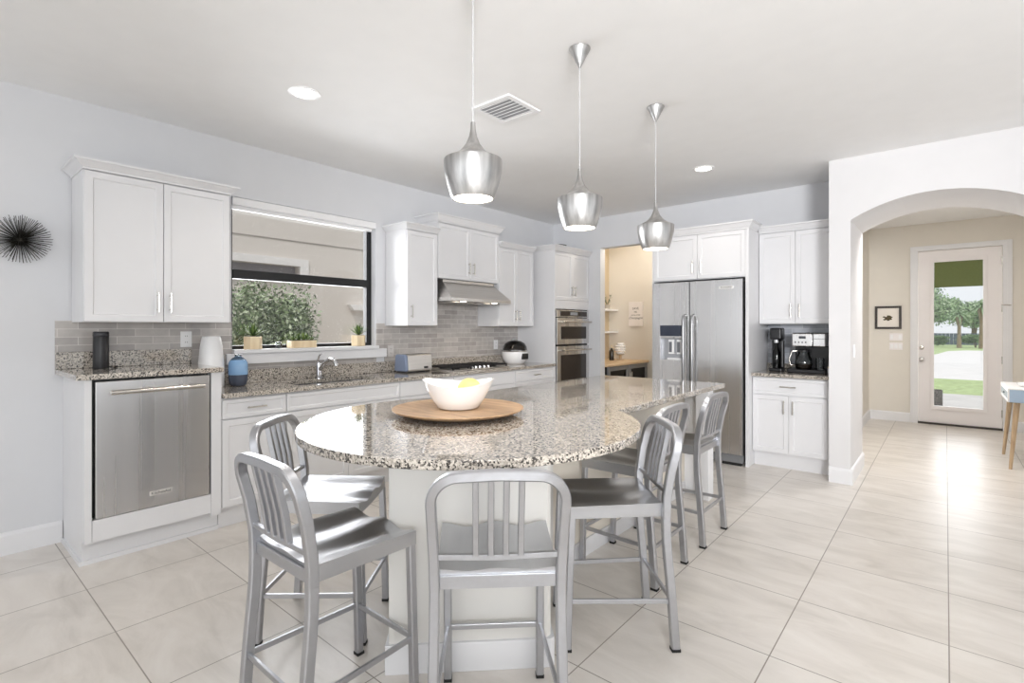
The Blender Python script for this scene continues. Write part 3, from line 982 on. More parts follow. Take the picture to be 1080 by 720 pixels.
tag(lm.obj('melon', M['lemon'], loc=(-1.905, 1.905, 1.041), smooth=True, rotz=0.7), 'round yellow fruit resting in the white bowl', 'fruit')

# ------------------------------------------------------------------ counter stools
RR = [(-0.016, -0.008), (-0.012, -0.0115), (0.012, -0.0115), (0.016, -0.008), (0.016, 0.008), (0.012, 0.0115), (-0.012, 0.0115), (-0.016, 0.008)]
def rrect(a, b, c=0.004):
    return [(-a, -b + c), (-a + c, -b), (a - c, -b), (a, -b + c), (a, b - c), (a - c, b), (-a + c, b), (-a, b - c)]
def smooth_path(p, it=2):
    p = [Vector(q) for q in p]
    for _ in range(it):
        q = [p[0]]
        for a, b in zip(p, p[1:]):
            q += [a * .75 + b * .25, a * .25 + b * .75]
        q.append(p[-1])
        p = q
    return p
def make_stool():
    t = thing('counter_stool', 'x', 'stool')
    # seat (local +y is the front)
    sb = B()
    N = 16
    gridv = []
    def hgt(u, v):
        scoop = -0.020 * math.sin(PI * abs(u)) ** 2 * (0.35 + 0.65 * v)
        dish = -0.012 * math.sin(PI * min(1, v * 1.15)) * (1 - u * u)
        return 0.612 + scoop + dish + 0.006 * (1 - v)
    for j in range(N + 1):
        v = j / N
        row = []
        for i in range(N + 1):
            u = -1 + 2 * i / N
            hw_ = 0.186 + 0.014 * v
            y = -0.185 + 0.405 * v
            fr_ = 0.018 * (u * u) * (1 if v > 0.99 else 0)
            row.append(sb.bm.verts.new((u * hw_, y - fr_ * 0.4, hgt(u, v))))
        gridv.append(row)
    for j in range(N):
        for i in range(N):
            sb.bm.faces.new([gridv[j][i], gridv[j][i + 1], gridv[j + 1][i + 1], gridv[j + 1][i]])
    ring = gridv[0] + [gridv[j][N] for j in range(1, N + 1)] + gridv[N][::-1][1:] + [gridv[j][0] for j in range(N - 1, 0, -1)]
    low = [sb.bm.verts.new((q.co.x, q.co.y, 0.562)) for q in ring]
    for i in range(len(ring)):
        j = (i + 1) % len(ring)
        sb.bm.faces.new([ring[j], ring[i], low[i], low[j]])
    sb.bm.faces.new(low)
    bmesh.ops.recalc_face_normals(sb.bm, faces=sb.bm.faces)
    sb.obj('seat', M['aluseat'], t, smooth=True)
    for s in (-1, 1):
        lg = B().sweep([(s * 0.178, 0.222, 0.008), (s * 0.178, 0.214, 0.3), (s * 0.180, 0.203, 0.561)], rrect(0.0145, 0.0145), (0, 1, 0)).obj('leg', M['alu'], t, smooth=True)
        B().box(s * 0.178 - 0.0155, s * 0.178 + 0.0155, 0.2065, 0.2375, 0, 0.012).obj('foot_cap', M['rubber'], lg)
        path = smooth_path([(s * 0.198, -0.232, 0.008), (s * 0.197, -0.215, 0.25), (s * 0.195, -0.195, 0.45), (s * 0.194, -0.193, 0.56)], 2)
        lg = B().sweep(path, rrect(0.0155, 0.0175), (0, 1, 0)).obj('leg', M['alu'], t, smooth=True)
        B().box(s * 0.198 - 0.0165, s * 0.198 + 0.0165, -0.2505, -0.2135, 0, 0.012).obj('foot_cap', M['rubber'], lg)
    # back hoop
    hp = []
    for s in (-1,):
        hp += [(-0.194, -0.193, 0.561), (-0.196, -0.196, 0.65), (-0.20, -0.214, 0.76)]
    arc = []
    rc = 0.085
    for i in range(0, 9):
        a = PI - (PI / 2) * i / 8
        arc.append((-0.202 + rc + rc * math.cos(a), 0.837 + rc * math.sin(a)))
    left = [(x, -0.214 - (z - 0.76) * 0.26, z) for x, z in arc]
    top = [(x, y, z + 0.004) for x, y, z in [(0, -0.2562, 0.922)]]
    right = [(-x, y, z) for x, y, z in left[::-1]]
    path = hp + left + top + right + [(-x, y, z) for x, y, z in hp[::-1]]
    B().sweep(path, rrect(0.0155, 0.0175), (0, 1, 0)).obj('back_frame', M['alu'], t, smooth=True)
    # lower back rail and slats
    B().sweep([(-0.182, -0.199, 0.663), (0, -0.203, 0.660), (0.182, -0.199, 0.663)], rrect(0.0085, 0.0085, 0.002), (0, 1, 0)).obj('back_rail', M['alu'], t, smooth=True)
    for k in range(4):
        x = -0.069 + 0.046 * k
        B().sweep([(x, -0.203, 0.667), (x, -0.216, 0.76), (x, -0.25, 0.909)], rrect(0.0092, 0.011, 0.002), (0, 1, 0)).obj('slat', M['alu'], t, smooth=True)
    B().box(-0.178, 0.178, -0.196, -0.1865, 0.562, 0.6).obj('rear_apron', M['alu'], t)
    # stretchers
    B().box(-0.165, 0.165, 0.2105, 0.2225, 0.198, 0.218).obj('stretcher', M['alu'], t, bevel=0.002)
    B().box(-0.182, 0.182, -0.225, -0.213, 0.198, 0.218).obj('stretcher', M['alu'], t, bevel=0.002)
    for s in (-1, 1):
        q = B()
        q.sweep([(s * 0.178, 0.203, 0.208), (s * 0.196, -0.203, 0.208)], rrect(0.006, 0.010, 0.002), (0, 0, 1))
        q.obj('stretcher', M['alu'], t, smooth=True)
    return t
stool0 = make_stool()
def facing(dx, dy):
    return math.atan2(dy, dx) - PI / 2
stools = [
    (-1.69, 1.0, 0.01, 'aluminium counter stool nearest the camera on the left, slatted back turned to the dishwasher'),
    (-2.20, 1.27, facing(0.3475, 0.2775), 'aluminium counter stool tucked between the sink cabinets and the left rim of the round top'),
    (-1.185, 1.315, 0.767, 'aluminium counter stool in front of the round top, its back square to the camera'),
    (-1.175, 2.08, facing(-0.321, -0.30), 'aluminium counter stool at the right of the round top, first in the row of three'),
    (-1.385, 2.708, R(90), 'aluminium counter stool at the bar, middle of the row of three along the island'),
    (-1.378, 3.38, R(90), 'aluminium counter stool at the far end of the bar, nearest the refrigerator'),
]
for i, (x, y, a, lab) in enumerate(stools):
    s = stool0 if i == 0 else copy_tree(stool0)
    s.location = (x, y, 0)
    s.rotation_euler.z = a
    tag(s, lab, 'stool', 'aluminium counter stools around the island')

# ------------------------------------------------------------------ ceiling fittings
def pendant(x, y, label):
    p = thing('pendant_lamp', label, 'pendant lamp', (x, y, 0), 0, 'aluminium pendant lamps over the island')
    B().lathe([(0.056, ZC - 0.0005), (0.056, ZC - 0.006), (0.012, ZC - 0.088), (0.006, ZC - 0.1), (0, ZC - 0.1)], n=32).obj('canopy', M['shade'], p, smooth=True)
    B().tube([(0, 0, ZC - 0.1), (0, 0, 2.2)], 0.0028, 8).obj('cord', plain('pendant_cord', 'b4b4b6', 0.5) if 'cordm' not in M else M['cordm'], p, smooth=True)
    pr = [(0.0, 2.2), (0.0095, 2.199), (0.011, 2.17), (0.017, 2.14), (0.03, 2.108), (0.055, 2.077), (0.085, 2.058), (0.1185, 2.043),
          (0.1195, 2.036), (0.1175, 1.995), (0.106, 1.945), (0.092, 1.9), (0.0845, 1.885), (0.0815, 1.886), (0.09, 1.91), (0.1, 1.945), (0.112, 2.0), (0.113, 2.028), (0.05, 2.06), (0.0, 2.1)]
    B().lathe(pr, n=48, caps=False).obj('lamp_shade', M['shade'], p, smooth=True)
    B().lathe([(0.0, 1.8995), (0.0835, 1.8895), (0.0845, 1.892), (0, 1.903)], n=32, caps=False).obj('diffuser', M['bulb'], p, smooth=True)
    light('pendant_light', 'SPOT', (x, y, 1.875), (0, 0, 0), 18, (1, 0.95, 0.9), spot_size=R(150), spot_blend=0.8, shadow_soft_size=0.08)
M['cordm'] = plain('pendant_cord_grey', 'b4b4b6', 0.5)
pendant(-1.475, 1.496, 'spun aluminium pendant lamp nearest the camera, largest of the three in a row')
pendant(-1.478, 2.30, 'spun aluminium pendant lamp in the middle of the row of three')
pendant(-1.48, 3.235, 'spun aluminium pendant lamp farthest away, in front of the refrigerator cabinet')
def downlight(x, y, label, e):
    p = thing('recessed_downlight', label, 'downlight', (x, y, 0))
    B().lathe([(0.095, ZC - 0.0005), (0.095, ZC - 0.006), (0.075, ZC - 0.008), (0.07, ZC - 0.002), (0.07, ZC - 0.0005)], n=32, caps=False).obj('trim_ring', M['white'], p, smooth=True)
    B().lathe([(0.0, ZC - 0.003), (0.071, ZC - 0.003), (0.071, ZC - 0.0008), (0, ZC - 0.0008)], n=32, caps=False).obj('lens', M['can'], p)
    light('downlight_light', 'SPOT', (x, y, ZC - 0.02), (0, 0, 0), e, (1, 0.93, 0.84), spot_size=R(130), spot_blend=0.8, shadow_soft_size=0.07)
downlight(-3.075, 1.614, 'bright recessed downlight in the ceiling near the window wall', 36)
downlight(-1.712, 4.769, 'bright recessed downlight in the ceiling near the refrigerator', 18)
v = thing('ceiling_vent', 'square white louvred air vent in the ceiling', 'vent', (-2.262, 2.61, ZC), R(0))
B().grid([-0.165, -0.13, 0.13, 0.165], [-0.165, -0.13, 0.13, 0.165], [(-0.13, 0.13, -0.13, 0.13)], -0.012, lambda u, q, k: (u, q, -0.0005 + k)).obj('frame', M['white'], v, bevel=0.003)
box('backing', plain('vent_dark', 'b2b3b6', 0.7), v, -0.13, 0.13, -0.13, 0.13, -0.002, -0.0006)
for i in range(7):
    y = -0.115 + 0.0383 * i
    q = B().prism([(y - 0.012, -0.012), (y - 0.009, -0.014), (y + 0.012, -0.004), (y + 0.009, -0.002)], -0.13, 0.13, 'x')
    q.obj('slat', M['white'], v)

# ------------------------------------------------------------------ things on the left wall and worktops
ur = B()
bmesh.ops.create_icosphere(ur.bm, subdivisions=2, radius=0.035)
for v_ in ur.bm.verts:
    v_.co.x *= 0.7
ga = PI * (3 - math.sqrt(5))
NS = 150
for i in range(NS):
    z = 1 - (i + 0.5) / NS * 1.0
    th = ga * i
    rad = math.sqrt(max(0, 1 - z * z))
    dvec = Vector((z * 0.9 + 0.04, rad * math.cos(th), rad * math.sin(th))).normalized()
    Ls = 0.142 + 0.012 * random.random()
    ur.tube([dvec * 0.02, dvec * Ls * 0.6, dvec * Ls], 0.0016, 5)
uo = ur.obj('urchin_wall_ornament', plain('dark_bronze_spikes', '3a3832', 0.4, 0.7), loc=(WX + 0.002, 0.445, 1.895))
for v_ in uo.data.vertices:
    v_.co.x = max(v_.co.x, 0.0)
tag(uo, 'dark metal sea urchin ornament hanging on the left wall', 'wall ornament')

sp_ = thing('smart_speaker', 'black cylindrical smart speaker on the raised worktop', 'speaker', (-4.135, 0.805, 1.0975))
B().lathe([(0.0, 0), (0.041, 0), (0.042, 0.004), (0.042, 0.205), (0.041, 0.207)], n=32, caps=False).obj('body', M['black'], sp_, smooth=True)
B().lathe([(0.041, 0.207), (0.0425, 0.21), (0.042, 0.232), (0.038, 0.238), (0.0, 0.237)], n=32, caps=False).obj('control_ring', plain('speaker_ring', '2b2b30', 0.25), sp_, smooth=True)
B().tube([(-0.0, 0.041, 0.012), (-0.01, 0.07, 0.005), (-0.06, 0.1, 0.005), (-0.125, 0.1, 0.006)], 0.0035, 8).obj('power_cord', M['rubber'], sp_, smooth=True)

tw_ = thing('air_purifier', 'white tapered tower appliance on the counter beside the raised worktop', 'appliance', (-4.165, 1.462, 0.9185))
B().lathe([(0.0, 0), (0.082, 0), (0.085, 0.006), (0.086, 0.05), (0.084, 0.18), (0.074, 0.3), (0.061, 0.372), (0.057, 0.378), (0.05, 0.378), (0.048, 0.372), (0, 0.37)], n=40, caps=False).obj('shell', M['white'], tw_, smooth=True)
B().lathe([(0.0, 0.371), (0.047, 0.373), (0.047, 0.376), (0, 0.377)], n=28, caps=False).obj('vent_cap', plain('grey_cap', '6c6e74', 0.4), tw_)

bo = thing('glass_bottle_vase', 'blue glass bottle vase with a dark foot, left of the sink', 'vase', (-4.115, 1.632, 0.9185))
mb = Mat('blue_glass')
mb.l(mb.ramp(mb.n('ShaderNodeSeparateXYZ').outputs[2], [(0, (1, 1, 1, 1)), (1, (1, 1, 1, 1))]), mb.b.inputs['Base Color'])
for nd in list(mb.t.nodes):
    if nd.type in ('SEPXYZ', 'VALTORGB'):
        mb.t.nodes.remove(nd)
nzb = mb.n('ShaderNodeTexNoise'); nzb.inputs['Scale'].default_value = 8
mb.l(mb.coord(), nzb.inputs['Vector'])
mb.l(mb.ramp(nzb.outputs['Fac'], [(0.3, lin('86b0de')), (0.7, lin('a2c6ea'))]), mb.b.inputs['Base Color'])
mb.set(Roughness=0.03, Transmission_Weight=0.15, IOR=1.3)
B().lathe([(0.0, 0.0855), (0.067, 0.0855), (0.067, 0.15), (0.064, 0.178), (0.053, 0.198), (0.0, 0.204)], n=36, caps=False).obj('blue_glass', mb.m, bo, smooth=True)
B().lathe([(0.0, 0), (0.046, 0), (0.056, 0.008), (0.065, 0.04), (0.067, 0.085), (0.0, 0.085)], n=36, caps=False).obj('dark_foot', plain('slate_blue_glass', '4b5262', 0.06), bo, smooth=True)
B().lathe([(0.053, 0.1985), (0.042, 0.21), (0.027, 0.219), (0.022, 0.226), (0.024, 0.238), (0.02, 0.239), (0.018, 0.226), (0.0, 0.222)], n=32, caps=False).obj('neck', M['clear'], bo, smooth=True)

def plate(name, label, cat, loc, rotz, mat, kind):
    p = thing(name, label, cat, loc, rotz)
    pl = B().box(-0.037, 0.037, -0.007, -0.0005, -0.058, 0.058).obj('cover_plate', mat, p, bevel=0.003)
    if kind == 'outlet':
        for dz in (-0.022, 0.022):
            soc = B().box(-0.016, 0.016, -0.009, -0.0065, dz - 0.014, dz + 0.014).obj('socket', mat, p, bevel=0.002)
            for sx in (-0.006, 0.006):
                box('slot', M['black'], soc, sx - 0.0012, sx + 0.0012, -0.0093, -0.0085, dz - 0.004, dz + 0.006)
    elif kind == 'switch':
        B().box(-0.017, 0.017, -0.012, -0.0065, -0.032, 0.032).obj('rocker', mat, p, bevel=0.002)
    return p
plate('power_outlet', 'white outlet plate on the grey tile above the raised worktop', 'outlet', (WX + 0.01, 1.335, 1.275), R(90), M['white'], 'outlet')
plate('power_outlet', 'pale outlet plate on the tile between the window sill and the toaster', 'outlet', (WX + 0.01, 3.165, 1.125), R(90), plain('tile_grey_plate', 'cdc9c6', 0.3), 'outlet')
plate('power_outlet', 'white outlet plate on the tile left of the multicooker', 'outlet', (WX + 0.01, 4.75, 1.15), R(90), M['white'], 'outlet')
plate('light_switch', 'white switch plate on the side of the arch pillar', 'light switch', (AX0, 5.47, 1.15), R(90), M['white'], 'switch')

# succulents and glass ball on the sill
SZ = WZ0 + 0.0015
def succ(name, x, y, label, kind):
    p = thing(name, label, 'potted plant', (x, y, SZ), R(20) if kind == 'cube' else R(90))
    lb_ = B()
    if kind == 'cube':
        hexp = [(0.07 * math.cos(PI / 3 * i), 0.07 * math.sin(PI / 3 * i)) for i in range(6)]
        B().prism(hexp, 0, 0.102).obj('planter', M['pot'], p, bevel=0.004)
        B().lathe([(0.0, 0.1025), (0.055, 0.1025), (0, 0.107)], n=12, caps=False).obj('soil', plain('dark_soil', '2b2520', 0.9), p)
        spots = [(0, 0, 1.0)]
        z0 = 0.103
    else:
        B().box(-0.115, 0.115, -0.045, 0.045, 0, 0.062).obj('planter', M['pot'], p, bevel=0.004)
        box('soil', plain('dark_soil_trough', '2b2520', 0.9), p, -0.105, 0.105, -0.036, 0.036, 0.0625, 0.066)
        spots = [(-0.075, 0, 0.5), (-0.025, 0.005, 0.75), (0.015, 0, 0.85), (0.05, 0, 0.6), (0.09, 0.0, 0.4)]
        z0 = 0.064
    for sx, sy, sc in spots:
        nl = 38 if kind == 'cube' else 16
        for i in range(nl):
            th = ga * i
            el = R(25 + 60 * (i / nl))
            Lf = sc * (0.105 if kind == 'cube' else 0.085) * (0.85 + 0.3 * random.random())
            dv = Vector((math.cos(th) * math.cos(el), math.sin(th) * math.cos(el), math.sin(el)))
            side = Vector((-math.sin(th), math.cos(th), 0)) * 0.008 * sc
            up = dv.cross(side).normalized() * 0.003
            base = Vector((sx, sy, z0)) + dv * 0.006
            mid = base + dv * Lf * 0.55
            tip = base + dv * Lf
            vs = [lb_.bm.verts.new(q) for q in (base - side * .7, base + side * .7, mid + side, mid - side, tip)]
            vd = [lb_.bm.verts.new(q - up) for q in (base, mid)]
            for fc in ((vs[0], vs[1], vs[2], vs[3]), (vs[3], vs[2], vs[4]), (vs[1], vs[0], vd[0]), (vd[0], vs[0], vs[3], vd[1]), (vs[1], vd[0], vd[1], vs[2]), (vs[3], vs[4], vd[1]), (vs[4], vs[2], vd[1])):
                lb_.bm.faces.new(fc)
    lb_.obj('leaves', leaf_mat('succulent_leaves', '3f5230', '66803f', '93a566'), p)
succ('potted_succulent', WX - 0.0, 1.82, 'spiky green succulent in a pale faceted pot at the left end of the sill', 'cube')
succ('potted_succulent', WX - 0.0, 2.80, 'spiky green succulent in a pale faceted pot at the right end of the sill', 'cube')
succ('planter_trough', WX - 0.0, 2.235, 'low pale wooden trough of small succulents in the middle of the sill', 'trough')
gb_ = B()
bmesh.ops.create_uvsphere(gb_.bm, u_segments=20, v_segments=12, radius=0.028)
tag(gb_.obj('glass_ball', M['clear'], loc=(WX - 0.005, 2.03, SZ + 0.028), smooth=True), 'small clear glass ball on the sill between the first pot and the trough', 'ornament')

# toaster
to = thing('toaster', 'stainless steel toaster with a blue-grey end, right of the sink', 'toaster', (-4.09, 3.30, 0.9185), R(90))
tp_ = [(-0.085, 0.012), (-0.09, 0.03), (-0.078, 0.165), (-0.06, 0.178), (0.06, 0.178), (0.078, 0.165), (0.09, 0.03), (0.085, 0.012)]
B().prism(tp_, -0.135, 0.165, 'x').obj('body', M['steelh'], to, bevel=0.004)
B().prism([(a * 1.01, b + 0.001) for a, b in tp_], -0.17, -0.136, 'x').obj('end_cap', plain('blue_grey_plastic', '7f8ba3', 0.35), to, bevel=0.008)
B().box(-0.15, 0.15, -0.07, 0.07, 0, 0.011).obj('base', M['black'], to)
for sy in (-0.03, 0.03):
    box('slot', M['black'], to, -0.11, 0.14, sy - 0.014, sy + 0.014, 0.1775, 0.1792)
B().box(0.06, 0.11, -0.0935, -0.086, 0.035, 0.055).obj('browning_dial', M['black'], to, bevel=0.002)

# multicooker
mc = thing('multicooker', 'white multicooker with a dark glass dome lid, beside the oven tower', 'appliance', (-4.05, 4.84, 0.9185))
B().lathe([(0.0, 0), (0.1, 0), (0.115, 0.008), (0.15, 0.06), (0.163, 0.12), (0.162, 0.15), (0, 0.15)], n=40, caps=False).obj('bowl_body', M['white'], mc, smooth=True)
B().lathe([(0.163, 0.1505), (0.166, 0.155), (0.166, 0.168), (0.15, 0.172), (0.12, 0.171)], n=40, caps=False).obj('rim', M['polish'], mc, smooth=True)
B().lathe([(0.152, 0.1725), (0.145, 0.21), (0.12, 0.25), (0.075, 0.278), (0.0, 0.288)], n=40, caps=False).obj('dome_lid', M['dome'], mc, smooth=True)
B().lathe([(0.0, 0.1515), (0.145, 0.1515), (0.145, 0.165), (0, 0.165)], n=40, caps=False).obj('inner_pan', plain('dark_pan', '2d2926', 0.4), mc)
B().tube([(0, -0.05, 0.284), (0, -0.035, 0.305), (0, 0.035, 0.305), (0, 0.05, 0.284)], 0.008, 10).obj('lid_handle', plain('grey_handle', 'a8a9ac', 0.3), mc, smooth=True)
B().box(0.14, 0.175, -0.05, 0.05, 0.06, 0.13).obj('control_panel', M['black'], mc, bevel=0.006)

# decor on the oven tower
tag(B().lathe([(0.0, 0), (0.05, 0), (0.11, 0.02), (0.135, 0.04), (0.13, 0.041), (0.105, 0.025), (0, 0.008)], n=28, caps=False).obj('shallow_dish', plain('dark_dish', '3b362f', 0.5), loc=(-3.86, 5.45, 2.386), smooth=True), 'dark shallow dish on top of the oven tower', 'dish')

# coffee bar appliances
sm = thing('soda_maker', 'tall black soda maker on the coffee counter by the refrigerator', 'appliance', (-1.315, 5.75, 0.9185))
B().box(-0.06, 0.06, -0.08, 0.085, 0, 0.03).obj('base', M['black'], sm, bevel=0.01)
B().box(-0.055, 0.055, 0.015, 0.08, 0.0305, 0.32).obj('column', M['black'], sm, bevel=0.015)
B().box(-0.056, 0.056, -0.075, 0.082, 0.3205, 0.44).obj('head', M['black'], sm, bevel=0.018, seg=3)
B().lathe([(0.0, 0.031), (0.036, 0.031), (0.04, 0.06), (0.04, 0.19), (0.022, 0.24), (0.015, 0.26), (0.015, 0.3), (0, 0.3)], 0, -0.03, 24, caps=False).obj('bottle', M['smoke'], sm, smooth=True)
B().lathe([(0.016, 0.285), (0.024, 0.29), (0.024, 0.319), (0, 0.319)], 0, -0.03, 20, caps=False).obj('nozzle', M['polish'], sm, smooth=True)
cm = thing('coffee_maker', 'stainless and black drip coffee maker with a glass carafe', 'coffee maker', (-1.035, 5.74, 0.9185))
B().box(-0.165, 0.165, -0.115, 0.12, 0, 0.035).obj('base', M['black'], cm, bevel=0.008)
B().box(-0.12, 0.165, 0.03, 0.12, 0.0355, 0.26).obj('tower', M['black'], cm, bevel=0.006)
hd = B().box(-0.12, 0.055, -0.11, 0.12, 0.2605, 0.385).obj('brew_head', M['steel'], cm, bevel=0.008)
B().box(-0.06, 0.0, -0.1125, -0.1095, 0.335, 0.36).obj('display', plain('coffee_display', '33363c', 0.15), hd)
for bx in (-0.09, -0.06, -0.03, 0.0):
    B().lathe([(0.007, 0), (0.007, 0.004), (0, 0.004)], n=12, mat=Matrix.Translation((bx, -0.11, 0.3)) @ Matrix.Rotation(R(90), 4, 'X')).obj('button', M['black'], hd)
rh = B().box(0.06, 0.165, -0.11, 0.12, 0.2605, 0.385).obj('pod_head', M['steel'], cm, bevel=0.008)
box('lid_seam', M['black'], rh, 0.06, 0.165, -0.1105, -0.109, 0.333, 0.337)
box('top_lid', M['black'], cm, -0.118, 0.163, -0.105, 0.118, 0.3855, 0.392, bevel=0.003)
ca = B().lathe([(0.0, 0.036), (0.06, 0.036), (0.075, 0.06), (0.078, 0.1), (0.066, 0.15), (0.05, 0.19), (0.053, 0.205), (0.05, 0.205), (0.047, 0.19)], -0.03, -0.045, 32, caps=False).obj('carafe', M['clear'], cm, smooth=True)
B().lathe([(0.0, 0.0375), (0.057, 0.0375), (0.071, 0.06), (0.074, 0.09), (0, 0.09)], -0.03, -0.045, 32, caps=False).obj('coffee', plain('dark_coffee', '1d130d', 0.1), ca, smooth=True)
B().lathe([(0.053, 0.2055), (0.054, 0.225), (0.03, 0.235), (0, 0.235)], -0.03, -0.045, 28, caps=False).obj('lid', M['black'], ca, smooth=True)
B().tube([(-0.075, -0.06, 0.215), (-0.125, -0.078, 0.21), (-0.15, -0.085, 0.13), (-0.14, -0.08, 0.075), (-0.1, -0.065, 0.07)], 0.008, 10).obj('handle', M['chrome'], ca, smooth=True)
B().lathe([(0.0, 0.036), (0.035, 0.036), (0.036, 0.15), (0.0, 0.15)], 0.11, -0.05, 24, caps=False).obj('glass_cup', M['clear'], cm, smooth=True)
jr = thing('glass_jar', 'small white jar on the coffee counter against the pillar', 'jar', (-0.83, 5.66, 0.9185))
B().lathe([(0.0, 0), (0.026, 0), (0.028, 0.01), (0.028, 0.055), (0, 0.055)], n=20, caps=False).obj('body', M['white'], jr, smooth=True)
B().lathe([(0.0, 0.0555), (0.026, 0.0555), (0.026, 0.07), (0, 0.072)], n=20, caps=False).obj('lid', M['pot'], jr, smooth=True)

# ------------------------------------------------------------------ pantry
PZT = 0.86
pc = thing('butcher_block_counter', 'pale butcher block counter in the pantry', 'worktop', (0, 0, 0))
B().box(-4.199, -3.5, WB + 0.125, 7.418, PZT - 0.035, PZT).obj('slab', M['butcher'], pc, bevel=0.003)
for i, (y0, y1, lab) in enumerate(((6.2, 6.79, 'stainless beverage cooler with a dark glass door, nearer one in the pantry'), (6.8, 7.39, 'stainless beverage cooler with a dark glass door, farther one in the pantry'))):
    bc_ = thing('beverage_cooler', lab, 'refrigerator', (-3.55, y0, 0), R(90), 'beverage coolers in the pantry')
    wd = y1 - y0
    box('cabinet_body', M['black'], bc_, 0, wd, 0, 0.6, 0.02, PZT - 0.037)
    dd = B().grid([0.002, 0.06, wd - 0.06, wd - 0.002], [0.1, 0.16, PZT - 0.1, PZT - 0.042], [(0.06, wd - 0.06, 0.16, PZT - 0.1)], 0.03, lambda u, v, k: (u, -0.031 + k, v)).obj('door', plain('cooler_frame_grey', '9c9da0', 0.35, 0.7), bc_, bevel=0.002)
    box('glass_pane', M['smoke'], dd, 0.06, wd - 0.06, -0.02, -0.014, 0.16, PZT - 0.1)
    B().tube([(wd - 0.03 if i == 0 else 0.03, -0.06, 0.25), (wd - 0.03 if i == 0 else 0.03, -0.06, 0.72)], 0.008, 8).obj('handle', M['chrome'], dd, smooth=True)
for z, lab in ((1.655, 'upper white floating shelf in the pantry, under the small plant'), (1.305, 'lower white floating shelf in the pantry')):
    tag(B().box(-4.199, -4.03, 6.6, 7.418, z - 0.03, z).obj('floating_shelf', M['white'], bevel=0.002), lab, 'shelf', 'floating shelves in the pantry')
pl = thing('potted_plant', 'small leafy plant in a pot on the upper pantry shelf', 'potted plant', (-4.11, 7.2, 1.6555))
B().lathe([(0, 0), (0.035, 0), (0.045, 0.07), (0.04, 0.07), (0.035, 0.06), (0, 0.06)], n=20, caps=False).obj('pot', plain('grey_pot', 'b8b2a8', 0.6), pl, smooth=True)
lb_ = B()
for i in range(14):
    th = ga * i
    top_ = Vector((0.12 * math.cos(th) * random.uniform(.3, 1), 0.14 * math.sin(th) * random.uniform(.3, 1), random.uniform(0.12, 0.27)))
    lb_.tube([(0, 0, 0.05), tuple(top_ * 0.5 + Vector((0, 0, 0.05))), tuple(top_)], 0.0015, 4)
    for k in range(4):
        c0 = top_ * (0.55 + 0.15 * k) + Vector((0, 0, 0.02))
        dv = Vector((random.uniform(-1, 1), random.uniform(-1, 1), random.uniform(-.3, .6))).normalized()
        sd = dv.cross(Vector((0, 0, 1))).normalized() * 0.011
        vs = [lb_.bm.verts.new(q) for q in (c0, c0 + dv * 0.02 + sd, c0 + dv * 0.045, c0 + dv * 0.02 - sd)]
        lb_.bm.faces.new(vs)
lb_.obj('foliage', leaf_mat('pantry_leaves', '55614a', '76836a', '99a58c'), pl)
bt_ = thing('wine_bottle', 'dark glass bottle on the pantry counter', 'bottle', (-3.92, 7.0, PZT + 0.0005))
B().lathe([(0, 0), (0.036, 0), (0.037, 0.01), (0.037, 0.13), (0.03, 0.155), (0.014, 0.175), (0.013, 0.23), (0, 0.23)], n=20, caps=False).obj('glass_body', plain('dark_bottle', '2b241d', 0.15), bt_, smooth=True)
B().lathe([(0.0145, 0.19), (0.0155, 0.19), (0.0155, 0.235), (0, 0.235)], n=16, caps=False).obj('capsule', plain('cream_capsule', 'd8cbb0', 0.5), bt_)
rk = thing('cup_rack', 'round white stack of dishes on a wooden stand on the pantry counter', 'kitchenware', (-3.85, 7.15, PZT + 0.0005))
B().lathe([(0, 0.0), (0.06, 0.0), (0.06, 0.012), (0.02, 0.015), (0.02, 0.075), (0.07, 0.085), (0, 0.09)], n=24, caps=False).obj('stand', M['oak'], rk, smooth=True)
for k in range(5):
    r_ = (0.075, 0.092, 0.095, 0.085, 0.06)[k]
    B().lathe([(0, 0.091 + 0.035 * k), (r_ * 0.8, 0.091 + 0.035 * k), (r_, 0.108 + 0.035 * k), (r_ * 0.8, 0.1245 + 0.035 * k), (0, 0.1245 + 0.035 * k)], n=28, caps=False).obj('dish', M['ceramic'], rk, smooth=True)
sg_ = thing('wall_sign', 'white canvas sign with black script lettering on the pantry wall', 'sign', (-3.715, 7.42, 1.575))
B().box(-0.12, 0.12, -0.028, -0.001, -0.19, 0.19).obj('canvas', plain('canvas_white', 'e9e4e2', 0.7), sg_, bevel=0.003)
for tx, z, sz, sh in (('SAVE', 0.085, 0.05, 0), ('ME', 0.03, 0.038, 0), ('some of the', -0.015, 0.032, 0.3), ('Champagne', -0.062, 0.05, 0.35)):
    text_obj(tx, sz, M['black'], sg_, 'lettering', (0, -0.0285, z), (R(90), 0, 0), sh)
light('pantry_lamp_light', 'POINT', (-3.2, 6.6, 2.55), (0, 0, 0), 22, (1, 0.9, 0.77), shadow_soft_size=0.12)

